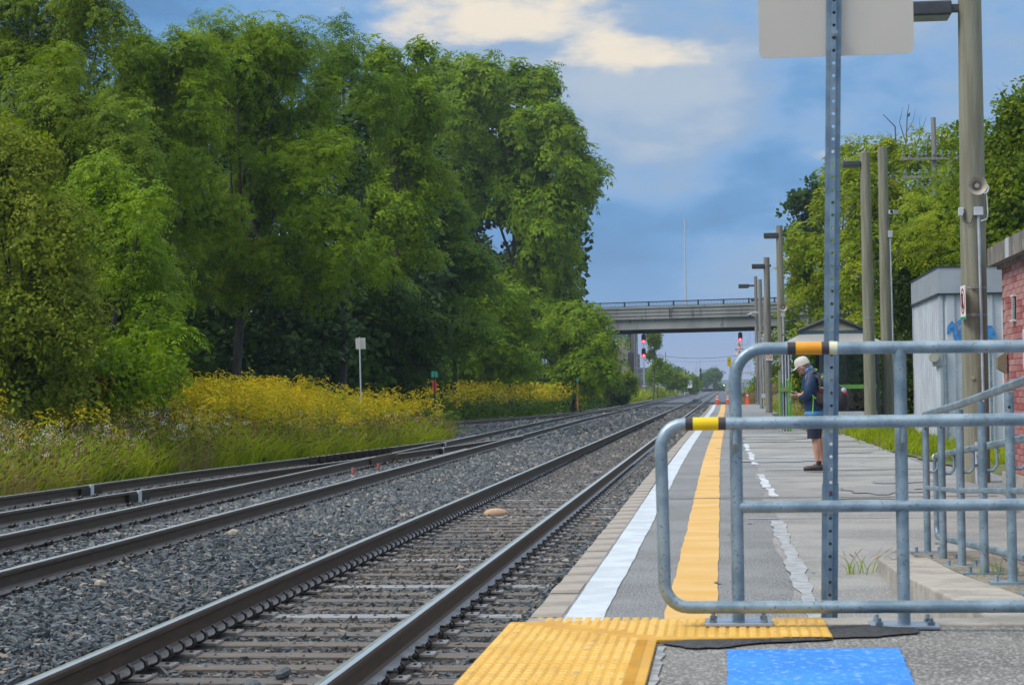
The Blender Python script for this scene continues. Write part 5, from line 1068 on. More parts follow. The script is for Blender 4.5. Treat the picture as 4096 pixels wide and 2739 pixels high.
while z_<ZWT-.07:
    for k in range(6,34): b.box(0,.03,-.2-k*.408-.2*(r_%2)-.196,-.2-k*.408-.2*(r_%2)+.196,z_,z_+.069) if -.2-k*.408-.2*(r_%2)<-2.75 else None
    z_+=.0795;r_+=1
tag(b.build('side_brickwork',brickd,bd),kind='stuff')
b=MB();b.box(.0,.02,-.004,.0,0,ZWT);b.box(0.019,3,-.0,.02,0,ZWT);b.build('end_wall',brickm,bd)
cz=ZWT;b=MB();b.box(-.16,6.2,-14,.16,cz,cz+.235);b.box(-.05,6.1,-14,.08,cz-.05,cz-.0005);b.build('coping',mat('stained_concrete',(.20,.185,.16),(.10,.095,.088),2.,.85,0.,.4,20.,stretch=(1,1,.5),speck=(.35,.34,.30),speckscale=6.,spk_t=.62),bd)
b=MB();b.box(-.166,-.159,-1.72,-1.45,cz+.0,cz+.24);b.build('flashing_strip',whitebox,bd)
b=MB();b.box(-.05,.1,-14,.0,-.3,.16);b.build('foundation',curbc,bd)
c=up(3998,1236,24);yv_=-1.0;vt=empty('wall_vent',(0,0,0));vt.parent=bd;bpy.data.objects.remove(vt)
vz0,vz1=up(4000,1280,24)[2],up(4000,1188,24)[2]
b=MB();b.box(-.012,0,-1.13,-.93,vz0,vz1);v_=b.build('wall_vent',black,bd)
for k in range(14):
    z_=vz0+(vz1-vz0)*(k+.2)/14;b=MB();b.box(-.03,-.008,-1.12,-.94,z_,z_+.01);b.build('louvre',whitebox,v_)
b=MB();b.box(-.05,.0,-1.15,-.91,vz0-.02,vz0-.003);b.build('vent_lip',signw,v_);b=MB();b.box(-.04,.0,-1.15,-.91,vz1+.003,vz1+.02);b.build('vent_lip',signw,v_)
hz=up(3985,1450,25)[2];b=MB();b.add([(-.03,-.45,hz+.13),(-.14,-.45,hz+.06),(-.14,-.45,hz-.08),(-.03,-.45,hz-.15),(-.03,-.30,hz+.13),(-.14,-.30,hz+.06),(-.14,-.30,hz-.08),(-.03,-.30,hz-.15)],[(0,1,2,3),(7,6,5,4),(0,4,5,1),(1,5,6,2),(2,6,7,3),(3,7,4,0)]);b.build('alarm_box',mat('khaki_box',(.20,.18,.12),(.16,.15,.1),5.,.7),bd)
# notice board standing before the wall
nb=empty('notice_board',(3.52,22.75,0),'blue and white framed notice board standing against the brick wall','notice board')
z0,z1=up(4085,1446,22.7)[2],up(4085,1316,22.7)[2];b=MB();b.box(.0,.5,-.03,.03,z0-.1,z1);b.build('frame',whitebox,nb,bevel=.02)
b=MB();b.box(.03,.47,-.036,-.031,z0+.28,z1-.04);b.build('blue_panel',mat('notice_blue',(.04,.14,.34),(.04,.12,.3),3.,.5),nb);b=MB();b.box(.03,.47,-.036,-.031,z0+.06,z0+.18);b.cur=1;b.box(.06,.12,-.04,-.0365,z0+.09,z0+.14);b.build('green_panel',[signg,signw],nb)
b=MB();b.cyl((.05,0,0),(.05,0,z0),.025,n=8);b.cyl((.45,0,0),(.45,0,z0),.025,n=8);b.build('legs',galv,nb)
# ------------------------------------------------------------ equipment hut
c=up(3761,1071,39);HX,HZ=c[0],c[2];ht=empty('equipment_hut',(HX,39,.1),'pale blue corrugated metal equipment hut with a grey fascia and blue graffiti','hut')
hz=HZ-.1;b=MB();b.box(0.02,2.7,.02,5.5,0,hz-.55);b.build('inner_wall',hutm,ht)
b=MB();n=7
for k in range(n):
    x0=.06+k*.38;b.prism([(x0,0.02),(x0+.05,-.03),(x0+.2,-.03),(x0+.25,.02)],0.02,hz-.56)
o=b.build('corrugated_front',hutm,ht)
b=MB()
for k in range(14):
    y0=.06+k*.39;b.prism([(.02,y0+.25),(-.03,y0+.2),(-.03,y0+.05),(.02,y0)],0.02,hz-.56)
b.build('corrugated_side',hutm,ht)
b=MB();b.box(-.05,2.78,-.05,5.55,hz-.55,hz);b.build('fascia',hutt,ht);b=MB();b.box(-.08,2.8,-.08,5.58,hz-.555,hz-.525);b.box(-.07,2.8,-.07,5.57,hz,hz+.03);b.build('trim',frame_d,ht)
b=MB()
for y0,y1 in((0,.05),(5.4,5.45)): b.box(-.045,.03,y0-.02,y1,0,hz-.56)
b.build('corner_post',hutm,ht);b=MB();b.box(-.05,-.046,-.022,.05,1.0,1.35);b.box(-.05,-.046,5.38,5.45,.9,1.6);b.box(-.05,-.046,5.38,5.45,.1,.3);b.build('rust_patch',rust,ht)
GS=[0]
def stroke(pts,wd,Y):
    GS[0]+=1;Y=Y-.004*GS[0]
    P=[up(x,y,Y) for x,y in pts];o_=np.array(ht.location[:]);L=[];Rr=[]
    for i,p in enumerate(P):
        t=nrm(P[min(i+1,len(P)-1)]-P[max(i-1,0)]);s=np.array([-t[2],0,t[0]])*wd*1.7*(.35 if i in(0,) else 1);L.append(tuple(p+s-o_));Rr.append(tuple(p-s-o_))
    b=MB();b.sheet(L,Rr);return b.build('graffiti',bluegraf,ht)
GY=38.955
stroke([(3791,1337),(3799,1310),(3808,1292),(3817,1310),(3824,1345),(3832,1362)],.03,GY)
stroke([(3800,1314),(3816,1306),(3822,1300)],.02,GY);stroke([(3826,1292),(3838,1284),(3844,1300)],.03,GY)
stroke([(3850,1303),(3847,1322),(3856,1342),(3852,1352),(3828,1356),(3822,1350)],.032,GY);stroke([(3858,1320),(3862,1350)],.03,GY)
stroke([(3948,1305),(3949,1330)],.04,GY);stroke([(3960,1302),(3961,1330),(3963,1352)],.06,GY)
stroke([(3952,1400),(3975,1396)],.05,GY)
b=MB();o_=np.array(ht.location[:]);q=up(3757,1428,38.9)-o_;b.box(q[0]-.14,q[0]+.06,-.2,-.05,q[2]-.19,q[2]+.19);b.build('meter_box',mat('meter_grey',(.30,.34,.36),(.26,.3,.32),5.,.6),ht,bevel=.01)
q=up(3735,1428,38.8)-o_;b=MB();b.rev([(.1,-.16),(.1,0)],(q[0],-.1,q[2]),'Y',14);b.build('electric_meter',mat('meter_glass',(.42,.42,.36),(.36,.36,.3),5.,.3),ht,smooth=True)
q=up(3760,1480,38.9)-o_;pipe(ht,[(q[0],-.1,q[2]+.1),(q[0],-.1,0)],.07,hutm,'downpipe')
# chain link gate panels before the hut
cf=empty('chain_link_fence',(4.45,36.5,.05),'rolled chain link fence panels in front of the pale metal hut','fence')
a=up(3783,1430,36.5);e_=up(3985,1430,36.5);w0,w1=a[0]-4.45,e_[0]-4.45;hh=up(3800,1395,36.5)[2]-.05
b=MB()
for k in range(int((w1-w0+hh)/.075)+1):
    for s in(1,-1):
        x0=w0-hh*.5+k*.075 if s>0 else w0+k*.075
        pts=[]
        xa,xb=(w0-hh+k*.075,w0+k*.075) if s>0 else (w0+k*.075,w0-hh+k*.075)
        za,zb_=0.,hh
        # clip to the panel
        def cl(xa,za,xb,zb_):
            if xa<w0: t=(w0-xa)/(xb-xa);za=za+(zb_-za)*t;xa=w0
            if xa>w1: t=(w1-xa)/(xb-xa) if xb!=xa else 0;za=za+(zb_-za)*t;xa=w1
            return xa,za
        if max(xa,xb)<=w0 or min(xa,xb)>=w1: continue
        A=cl(xa,za,xb,zb_);B=cl(xb,zb_,xa,za);b.tube([(A[0],s*.004,A[1]),(B[0],s*.004,B[1])],.0028,3,caps=False)
tag(b.build('chain_mesh',mat('fence_wire',(.34,.42,.48),(.28,.35,.4),5.,.4,.6),cf),kind='stuff')
b=MB()
for x in(w0,w0+.42,w0+.75,w1-.1): b.cyl((x,.02,-.1),(x,.02,hh+.03),.024,n=7)
b.cyl((w0,.02,hh),(w1,.02,hh),.02,n=6);b.build('fence_posts',galv,cf)
# ------------------------------------------------------------ waiting shelter
SX0,SX1=up(3151,1500,56)[0],up(3516,1500,56)[0];SY0,SY1=56.,58.6
zE,zA,zM=up(3300,1364,56)[2],up(3322,1270,57.3)[2],up(3300,1333,56.4)[2];cxs=(SX0+SX1)/2+.05
sh=empty('waiting_shelter',(0,56,.05),'glazed waiting shelter with a dark frame, lime green rail and stepped hip roof','bus shelter')
b=MB();b.box(1.62,5.4,-4.0,3.2,-.3,-.035);b.build('concrete_pad',conc,sh)
def sbox(x0,x1,y0,y1,z0,z1,nm,m): b=MB();b.box(x0,x1,y0,y1,z0,z1);return b.build(nm,m,sh)
pw=.05
for x in(SX0+.03,SX0+.98,SX1-.03):
    for y in(0,2.6): sbox(x-pw,x+pw,y-pw,y+pw,0,zE-.35,'frame_post',frame_d)
sbox(SX0-.02,SX1+.02,-.062,.06,zE-.42,zE-.1,'head_beam',frame_d);sbox(SX0-.02,SX1+.02,2.54,2.66,zE-.42,zE-.1,'head_beam',frame_d)
for x in(SX0,SX1): sbox(x-.05,x+.05,.06,2.54,zE-.42,zE-.1,'side_beam',frame_d)
rl=up(3400,1546,55.9)[2]-.05
sbox(SX0+1.03,SX1-.08,-.05,.0,rl-.06,rl+.06,'lime_rail',lime)
sbox(SX0+1.03,SX1-.08,2.6,2.63,rl-.05,rl+.05,'lime_rail',lime)
kz=up(3400,1645,55.9)[2]-.05
sbox(SX0+1.03,SX1-.08,-.03,.03,.05,max(.1,kz),'kick_plate',whitebox)
sbox(SX0+1.03,SX1-.08,-.01,-.004,max(.1,kz),zE-.42,'glass_pane',glassg);sbox(SX0+1.03,SX1-.08,2.6,2.606,.1,zE-.42,'glass_pane',glassg);sbox(SX1-.003,SX1+.003,.06,2.54,.1,zE-.42,'glass_pane',glassg)
for x in(SX0+1.9,): sbox(x-.03,x+.03,2.58,2.64,.1,zE-.42,'mullion',frame_d)
sbox(SX0+1.9,SX1-.1,1.9,2.3,.42,.46,'bench',galv)
sbox(SX0+1.5,SX0+2.3,.2,.24,.28,.30,'bench_rail',galv)
# roof: lower hip skirt with a clear band then upper gablet
def hip(z0,z1,x0,x1,X0,X1,y0,y1,Y0,Y1,nm,m):
    b=MB();b.add([(x0,y0,z0),(x1,y0,z0),(x1,y1,z0),(x0,y1,z0),(X0,Y0,z1),(X1,Y0,z1),(X1,Y1,z1),(X0,Y1,z1)],[(0,1,5,4),(1,2,6,5),(2,3,7,6),(3,0,4,7)]);return b.build(nm,m,sh)
rt=mat('shelter_roof_panel',(.36,.36,.35),(.30,.30,.30),1.,.4);
hip(zE-.1,zM-.05,SX0-.12,SX1+.12,SX0+.42,SX1-.42,-.15,2.75,.4,2.2,'roof_skirt',rt)
sbox(SX0-.14,SX1+.14,-.17,2.77,zE-.12,zE-.09,'eave_trim',frame_d)
sbox(SX0+.38,SX1-.38,.36,2.24,zM-.07,zM+.03,'roof_band',mat('roof_band_blue',(.05,.09,.13),(.04,.08,.11),5.,.4))
b=MB();b.add([(SX0+.42,.38,zM+.04),(SX1-.42,.38,zM+.04),(cxs,.5,zA-.1)],[(0,1,2)]);b.build('gable_panel',mat('gable_beige',(.26,.25,.19),(.22,.21,.17),2.,.5),sh)
b=MB()
for s,xe in((-1,SX0+.30),(1,SX1-.30)): b.tube([(xe,.34,zM+.02),(cxs,.34,zA-.05)],.05,4);b.add([(xe,.3,zM+.04),(cxs,.3,zA-.03),(cxs,2.3,zA-.03),(xe,2.3,zM+.04)],[(0,1,2,3)])
b.build('roof_edge',frame_d,sh)
b=MB()
for x in(SX0+1.35,SX0+2.35): b.box(x-.07,x+.07,.05,.1,zE-.05,zM-.1)
b.build('roof_bracket',frame_d,sh)
# conduits + lime green frame in front of the pole
gf=empty('lime_green_frame',(up(3135,1727,54)[0],54,.0),'lime green rounded metal frame in front of three pale conduits, left of the shelter','frame');o_=np.array(gf.location[:])
gx0,gx1=up(3120,1600,54)[0]-o_[0],up(3158,1600,54)[0]-o_[0];gt=up(3140,1520,54)[2]
b=MB();b.tube([(gx1,0,0),(gx1,0,gt-.1),(gx1-.03,0,gt-.02),(gx1-.08,0,gt)],.045,8);b.box(gx1-.06,gx1+.07,-.03,.03,.35,gt-.05);b.build('green_post',lime,gf)
b=MB();b.cyl((gx0,0,.2),(gx0,0,gt-.05),.03,n=8);b.build('green_rod',lime,gf);b=MB();b.box(gx0,gx1,-.05,-.02,gt-.32,gt-.2);b.build('green_strap',mat('olive_strap',(.16,.25,.05),(.14,.22,.05),5.,.6),gf)
b=MB();b.box(gx1-.12,gx1+.12,-.1,.1,0,.02);b.build('foot_plate',lime,gf);b=MB();b.box(gx1-.02,gx1+.04,-.06,-.03,gt-.62,gt-.45);b.build('latch',galv,gf)
for k in range(3):
    x=gx0+.09+k*.085;pipe(gf,[(x,.06,-.1),(x,.06,up(3140,1420,54)[2]+.35)],.026,conduit)
b=MB();b.box(gx0+.05,gx0+.3,.09,.12,0,up(3140,1420,54)[2]+.3);b.build('conduit_backing',black,gf)
# ------------------------------------------------------------ foreground railings
def bpath(pts,r,n=7):
    """polyline with rounded corners"""
    P=[Vector(p) for p in pts];out=[P[0]]
    for i in range(1,len(P)-1):
        a=(P[i-1]-P[i]).normalized();c=(P[i+1]-P[i]).normalized();A=P[i]+a*r;C=P[i]+c*r
        for k in range(n+1):
            t=k/n;out.append(A*(1-t)**2*1+P[i]*2*t*(1-t)+C*t*t) if 0 else None
            ang=a.angle(c);d=r/math.tan(ang/2) if 0 else r
            q=(A*(1-t)+P[i]*t)*(1-t)+(P[i]*(1-t)+C*t)*t
            cen=A+C-P[i];m=(q-cen);out.append(cen+m.normalized()*r)
    out.append(P[-1]);return [tuple(p) for p in out]
PR=.0245
fr=empty('platform_railing',(.04,7.37,ZP),'galvanised steel pipe railing with yellow and black tape across the end of the raised platform','railing');FO=np.array([.04,7.37,ZP])
def fp(xd,yd,Y=7.37): return at(xd,yd,Y)-FO
tl=fp(1800,797);trp=fp(2345,791);p1b=np.array([0,0,0.]);p1t=fp(1683,860)
ztop=tl[2];x1=p1t[0]
b=MB();b.tube(bpath([(0.0,0,.01),(x1,0,ztop-.001*0),(2.6,0,fp(2345,791)[2]-.012)],.115),PR,16);b.build('top_rail',galv,fr,smooth=True)
LY=-.075
ml=at(1660,970,7.295)-FO;mr=at(2345,957,7.295)-FO;bl_=at(1600,1390,7.295)-FO;brr=at(2345,1385,7.295)-FO;xl=(at(1516,1200,7.295)-FO)[0]
zm,zb_=ml[2],bl_[2]
b=MB();b.tube(bpath([(2.6,LY,mr[2]-.0),(xl,LY,zm),(xl+.008,LY,zb_),(2.6,LY,brr[2])],.092),PR,16);b.build('lower_loop',galv,fr,smooth=True)
z2=fp(1800,1160)[2]
b=MB();b.tube([(x1+.0,0,z2),(2.6,0,fp(2345,1152)[2])],.0235,14);b.build('middle_rail',galv,fr,smooth=True)
xp2=fp(2062,900)[0];xq=fp(2072,1430)[0]
for xa,xb,hasplate in((xp2,xq,True),(xp2+.66,xq+.66,True)):
    b=MB();b.tube([(xb,.02,.0),(xa,.0,ztop)],PR,14);b.build('post',galv,fr,smooth=True)
for i,x in enumerate((0.0,xq,xq+.66)):
    pf=.0 if i else .03
    b=MB();yc=0 if i==0 else .04
    b.box(x-.13,x+.13,yc-.085,yc+.085,.004+pf*.5,.018+pf*.5);pl=b.build('base_plate',platem2:=mat('bright_galvanised',(.42,.48,.56),(.36,.41,.48),8.,.3,.6),fr,bevel=.003)
    for sx in(-.098,.098):
        for sy in(-.06,.06):
            b=MB();b.cyl((x+sx,yc+sy,.018+pf*.5),(x+sx,yc+sy,.03+pf*.5),.016,n=6);b.cyl((x+sx,yc+sy,.03+pf*.5),(x+sx,yc+sy,.045+pf*.5),.0085,n=8);b.build('bolt',galv_d,pl)
for xd in(1683,2064):
    q=fp(xd,1005);b=MB();b.tube([(q[0],LY+.0,zm-.005),(q[0],LY+.0,zm-.075),(q[0],LY+.03,zm-.10),(q[0],0,zm-.10)],.011,8);b.build('rail_bracket',galv_d,fr,smooth=True)
# tape bands
def band(name,x0,x1,y,z,m,r=PR+.0012,tilt=0.):
    b=MB();b.tube([(x0,y,z),(x1,y,z+tilt*(x1-x0))],r,18,caps=False);b.build(name,m,fr,smooth=True)
zz=lambda x:ztop+(x-tl[0])*((fp(2345,791)[2]-.012-ztop)/(2.6-x1))
for a,c,m_,nm in((1803,1822,ball_t,'black_tape'),(1822,1881,ora_t,'orange_tape'),(1881,1899,ball_t,'black_tape'),(1898,1917,pale_t,'worn_yellow_tape')):
    xa,xc=fp(a,795)[0],fp(c,795)[0];band(nm,xa,xc,0,ztop+(xa-x1)*((fp(2345,791)[2]-.012-ztop)/(2.6-x1)),m_,tilt=(fp(2345,791)[2]-.012-ztop)/(2.6-x1))
mt_=(mr[2]-zm)/(2.6-xl)
for a,c,m_,nm in((1570,1587,ball_t,'black_tape'),(1587,1645,yel_t,'yellow_tape'),(1645,1662,ball_t,'black_tape')):
    xa,xc=(at(a,970,7.295)-FO)[0],(at(c,970,7.295)-FO)[0]
    xa=max(xa,xl+.093);band(nm,xa,xc,LY,zm+(xa-xl)*mt_,m_,tilt=mt_)
dm=mat('water_drop',(.9,.9,.92),(.85,.85,.9),2.,.05)
for xd,yd in((2163,808),(2244,807),(2286,806),(2315,806),(1812,814),(2127,809)):
    q=at(xd,yd,7.36)-FO;b=MB();b.ell((q[0],0,q[2]),(.0035,.0035,.0045),8,6);b.build('water_drop',dm,fr,smooth=True)
# sign post with the back of a square sign
sp_=empty('sign_post',(.40,7.66,-.05),'perforated steel channel post carrying the large square sign seen from behind','sign post');SO=np.array([.40,7.66,-.05])
def spt(xd,yd,Y=7.66): return at(xd,yd,Y)-SO
def channel(z0,z1,xa,xb,wd,y0,nm):
    """hat section post between two heights"""
    h=wd/2;prof=[(-h,.012),(-h*.42,.012),(-h*.30,-.012),(h*.30,-.012),(h*.42,.012),(h,.012),(h,.016),(h*.38,.016),(h*.26,-.008),(-h*.26,-.008),(-h*.38,.016),(-h,.016)]
    n=len(prof);b=MB();b.add([(xa+u,y0+v,z0) for u,v in prof]+[(xb+u,y0+v,z1) for u,v in prof],[(i,(i+1)%n,n+(i+1)%n,n+i) for i in range(n)]+[tuple(range(n-1,-1,-1)),tuple(range(n,2*n))])
    return b.build(nm,chan,sp_)
bx=spt(1900,1425)[0];tx=spt(1910,0)[0];zt_=spt(1910,0)[2]+.35;zs=spt(1902,1108)[2]
def perfchan(z0,z1,wd,nm):
    h=wd/2;b=MB();P=.0512;n=int((z1-z0)/P);wx=h*.30
    for s in(-1,1):
        prof=[(s*h,.012),(s*h*.42,.012),(s*wx,-.012),(s*wx*.9,-.008),(s*h*.38,.016),(s*h,.016)]
        k=6;b.add([(xat(z0)+u,v,z0) for u,v in prof]+[(xat(z1)+u,v,z1) for u,v in prof],[(i,(i+1)%k,k+(i+1)%k,k+i) for i in range(k)]+[tuple(range(k-1,-1,-1)),tuple(range(k,2*k))])
    for i in range(n+1):
        a=z0+i*P;c=min(z1,a+P);zc=a+P/2
        for yy_,fl in((-.012,0),(-.009,1)):
            xs0,xs1=xat(a),xat(c);V=[(xs1+wx,yy_,c),(xs1-wx,yy_,c),(xs0-wx,yy_,a),(xs0+wx,yy_,a)]+[(xat(zc)+.0068*math.cos(R(22.5+45*q)),yy_,zc+.0068*math.sin(R(22.5+45*q))) for q in range(8)]
            b.add(V,[(0,1,6,5),(1,2,8,7),(2,3,10,9),(3,0,4,11),(0,5,4),(1,7,6),(2,9,8),(3,11,10)])
        b.add([(xat(zc)+.0068*math.cos(R(22.5+45*q)),yy_,zc+.0068*math.sin(R(22.5+45*q))) for yy_ in(-.012,-.009) for q in range(8)],[(q,(q+1)%8,8+(q+1)%8,8+q) for q in range(8)])
    return b.build(nm,chan,sp_)
slope=(tx-bx)/(spt(1910,0)[2]-spt(1900,1425)[2]);xat=lambda z_:bx+(z_-spt(1900,1425)[2])*slope
up_=perfchan(zs-.12,zt_,.0600,'upper_channel');lo_=channel(0,zs,xat(0),xat(zs),.066,.006,'lower_channel')
# perforations: flat discs coloured dark as shaded holes, or pale as sky behind
skyhole=mat('punched_hole',(.30,.38,.48),(.26,.34,.44),5.,.6);darkhole=mat('punched_hole_dark',(.03,.032,.035),(.02,.02,.02),5.,.8)
zz_=spt(1910,-20)[2];pitch=.0508*1.0;k=0
z_=zs-.70
while z_<zs+.01:
    on_up=z_>zs
    yy0=-.0128 if on_up else -.0068
    b=MB();b.rev([(.0066,yy0),(.0066,yy0+.0015)],(xat(z_),0,z_),'Y',10)
    b.build('punched_hole',skyhole if (z_>zs+.05) else darkhole,up_ if on_up else lo_);z_+=.0512
bt=spt(1911,79);b=MB();b.box(bt[0]-.011,bt[0]+.011,-.026,-.0125,bt[2]-.012,bt[2]+.012);b.cyl((bt[0],-.026,bt[2]),(bt[0],-.036,bt[2]),.006,n=10);b.build('sign_bolt',galv_d,up_)
bt=spt(1902,1127);b=MB();b.cyl((bt[0],-.012,bt[2]),(bt[0],-.018,bt[2]),.007,n=10);b.build('splice_bolt',rust,lo_)
bt=spt(1900,1395);b=MB();b.cyl((bt[0],-.0,bt[2]),(bt[0],-.010,bt[2]),.007,n=10);b.build('splice_bolt',rust,lo_)
sL,sR,sB=at(1737,60,7.70),at(2091,60,7.70),at(1900,131,7.70)
x0,x1_,z0=sL[0],sR[0],sB[2];z1=z0+(x1_-x0)*1.0;rr=.028
pl=[];
for cx_,cz_,a0 in((x1_-rr,z0+rr,-90),(x1_-rr,z1-rr,0),(x0+rr,z1-rr,90),(x0+rr,z0+rr,180)):
    for k in range(6): a=R(a0+k*18);pl.append((cx_+rr*math.cos(a)-(x0+x1_)/2,cz_+rr*math.sin(a)-(z0+z1)/2))
b=MB();n=len(pl);b.add([(u,-.002,v) for u,v in pl]+[(u,.002,v) for u,v in pl],[tuple(range(n)),tuple(range(2*n-1,n-1,-1))]+[(i,n+i,n+(i+1)%n,(i+1)%n) for i in range(n)])
o=b.build('square_sign',signback,loc=((x0+x1_)/2,7.682,(z0+z1)/2),rot=(0,R(-.05),0));tag(o,'large square sign with rounded corners seen from its bare grey back, at the top right','sign')
# ------------------------------------------------------------ ramp railing
rr_=empty('ramp_railing',(1.52,14.6,0),'galvanised railing with many posts running down the access ramp','railing');RO=np.array([1.52,14.6,0])
py=[14.6,13.56,12.5,11.43,10.33,9.25,8.2]
def gl(y): return max(.0,rz(y)+.012)
for i,y in enumerate(py):
    z0=gl(y);b=MB();b.tube([(0,y-14.6,z0),(0,y-14.6,z0+1.03)],.0265,12);b.build('post',galv,rr_,smooth=True)
    b=MB();b.box(-.12,.12,y-14.6-.06,y-14.6+.06,z0+.002,z0+.016);pl_=b.build('base_plate',galv,rr_)
    for sx in(-.085,.085):
        b=MB();b.cyl((sx,y-14.6,z0+.016),(sx,y-14.6,z0+.05),.013,n=6);b.build('bolt',galv_d,pl_)
    b=MB();b.cyl((-.004,y-14.6-.028,z0+.95),(-.004,y-14.6-.024,z0+.95),.008,n=8);b.build('drain_hole',black,rr_)
    b=MB();b.tube([(0,y-14.6,z0+.62),(.06,y-14.6,z0+.62),(.085,y-14.6,z0+.65),(.085,y-14.6,z0+.76)],.010,8);b.build('rail_bracket',galv_d,rr_,smooth=True)
gP=[(y-14.6,gl(y)) for y in(14.6,12.5,10.33,8.2,7.7)]
b=MB();b.tube([(0,.35,1.01-.02)]+[(0,y,z+1.06) for y,z in gP],.0245,14);b.build('handrail',galv,rr_,smooth=True)
b=MB();b.tube([(0,y,z+.50) for y,z in gP],.017,8);b.build('middle_rail',galv,rr_,smooth=True)
b=MB();b.tube(bpath([(.085,gP[-1][0],gP[-1][1]+.79),(.085,.12,.78-.03),(.085,.12,.13),(.085,gP[-1][0],gP[-1][1]+.13)],.09),.0225,14);b.build('lower_loop',galv,rr_,smooth=True)
b=MB();b.ell((.085,.14,.74),(.027,.03,.027),10,8);b.build('end_cap',pale_t,rr_)
# ------------------------------------------------------------ people
def skin(name,J,E,m,parent,sub=2,root=0):
    me=bpy.data.meshes.new(name);me.from_pydata([j[0] for j in J],E,[]);o=link(name,me,parent)
    sk=o.modifiers.new('skin','SKIN');me.skin_vertices.new() if not me.skin_vertices else None
    for i,j in enumerate(J):
        r=j[1];me.skin_vertices[0].data[i].radius=(r,r) if not isinstance(r,tuple) else r
    me.skin_vertices[0].data[root].use_root=True
    sk.use_smooth_shade=True;s=o.modifiers.new('subsurf','SUBSURF');s.levels=s.render_levels=sub
    o.data.materials.append(m);return o
skinm=mat('skin',(.50,.27,.19),(.44,.23,.16),6.,.55);navy=mat('navy_jacket',(.010,.045,.12),(.006,.025,.075),5.,.6,0,.3,20.);shorts_m=mat('navy_shorts',(.010,.014,.045),(.007,.010,.03),6.,.75);lblue=mat('light_blue_trim',(.10,.30,.62),(.07,.24,.52),6.,.6)
capm=mat('cream_cap',(.58,.56,.50),(.50,.48,.43),6.,.7);shoem=mat('dark_shoe',(.035,.035,.045),(.06,.05,.055),20.,.6);shoer=mat('shoe_red_accent',(.30,.05,.03),(.22,.04,.03),10.,.6);bagm=mat('grey_backpack',(.085,.075,.075),(.05,.045,.048),6.,.8);bagd=mat('black_backpack',(.018,.018,.022),(.035,.03,.035),6.,.8);limeS=mat('lime_strap',(.20,.60,.06),(.18,.5,.05),6.,.5);hairm=mat('grey_hair',(.22,.17,.14),(.16,.12,.10),20.,.8)
# standing man, facing -X; x_ = towards -X is forward
PO=np.array([1.50,28.6,0.])
man=empty('person',tuple(PO),'standing person in cream cap, navy jacket and shorts looking down at a phone','person')
pc=lambda xd,yd,dy=0.:tuple(at(xd,yd,28.6+dy)-PO)   # spot in the photo, metres nearer/farther
px=lambda xz,yz,dy=0.:pc((3100+xz/3.135)/1.7466,(1400+yz/3.135)/1.7466,dy)
hd=px(345,215);J=[(px(490,790),(.10,.10)),(px(474,640),(.11,.12)),(px(470,470),(.12,.13)),(px(455,340),(.09,.12)),(px(425,255),.062),(px(385,230),.062),(hd,.085),(px(330,280),.055),
 # arms
 (px(430,345,-.19),.07),(px(415,500,-.22),.055),(px(340,575,-.16),.04),(px(290,565,-.08),.028),
 (px(440,345,.19),.07),(px(415,500,.24),.055),(px(340,570,.14),.04),(px(292,560,.05),.028),
 # legs
 (px(485,900,-.10),.08),(px(500,1060,-.10),.065),(px(522,1180,-.10),.066),(px(532,1380,-.10),.038),(px(535,1455,-.10),.042),(px(440,1480,-.10),.03),
 (px(515,900,.10),.08),(px(545,1060,.10),.065),(px(575,1180,.10),.066),(px(590,1380,.10),.038),(px(595,1450,.10),.042),(px(500,1475,.10),.03)]
E_=[(0,1),(1,2),(2,3),(3,4),(4,5),(5,6),(6,7),(3,8),(8,9),(9,10),(10,11),(3,12),(12,13),(13,14),(14,15),(0,16),(16,17),(17,18),(18,19),(19,20),(20,21),(0,22),(22,23),(23,24),(24,25),(25,26),(26,27)]
body=skin('body',J,E_,skinm,man)
# head shape, face
b=MB();T=Matrix.Rotation(R(-38),3,'Y');b.ell(hd,(.098,.075,.118),18,12,T);hv=np.array(hd)
b.build('head',skinm,man,smooth=True)
q=px(313,300);b=MB();b.ell(px(312,298),(.018,.014,.022),8,6);b.build('nose',skinm,man,smooth=True);b=MB();b.ell(px(340,222,-.078),(.022,.012,.032),8,6,T);b.build('ear',skinm,man,smooth=True)
b=MB();b.ell(px(385,205),(.085,.074,.055),14,8,T);b.build('hair',hairm,man,smooth=True)
b=MB();b.tube([px(338,222,-.08),px(296,262,-.07),px(288,275,-.05)],.004,5);b.tube(arc(np.array(px(293,275,-.035)),.022,0,2*math.pi,10,((.6,.6,0),(0,0,1))),.003,4);b.build('glasses',black,man)
b=MB();b.tube([px(318,318,-.02),px(324,322,.02)],.006,5);b.build('mouth',mat('lip',(.30,.12,.10)),man)
# cap
cc=np.array(px(340,175));b=MB();T2=Matrix.Rotation(R(-22),3,'Y')
vs=[];n=20
prof=[(0,.115),(.05,.108),(.082,.085),(.098,.05),(.104,.0),(.105,-.02)]
for r_,h in prof:
    for j in range(n):
        a=2*math.pi*j/n;v=T2@Vector((r_*1.12*math.cos(a),r_*.86*math.sin(a),h));vs.append(tuple(cc+np.array(v)))
b.add(vs,[(i*n+j,i*n+(j+1)%n,(i+1)*n+(j+1)%n,(i+1)*n+j) for i in range(len(prof)-1) for j in range(n)]);b.build('cap',capm,man,smooth=True)
b=MB();L=[];Q_=[]
for a in np.linspace(-.95,.95,11):
    i0=T2@Vector((-.112*math.cos(a),.088*math.sin(a),-.012));o1=T2@Vector((-.115*math.cos(a)-.085*math.cos(a)**.6,.082*math.sin(a),-.045+.012*abs(a)));L.append(tuple(cc+np.array(i0)));Q_.append(tuple(cc+np.array(o1)))
b.sheet(L,Q_);b.sheet([(x,y,z_-.005) for x,y,z_ in Q_],[(x,y,z_-.005) for x,y,z_ in L]);b.build('cap_peak',capm,man)
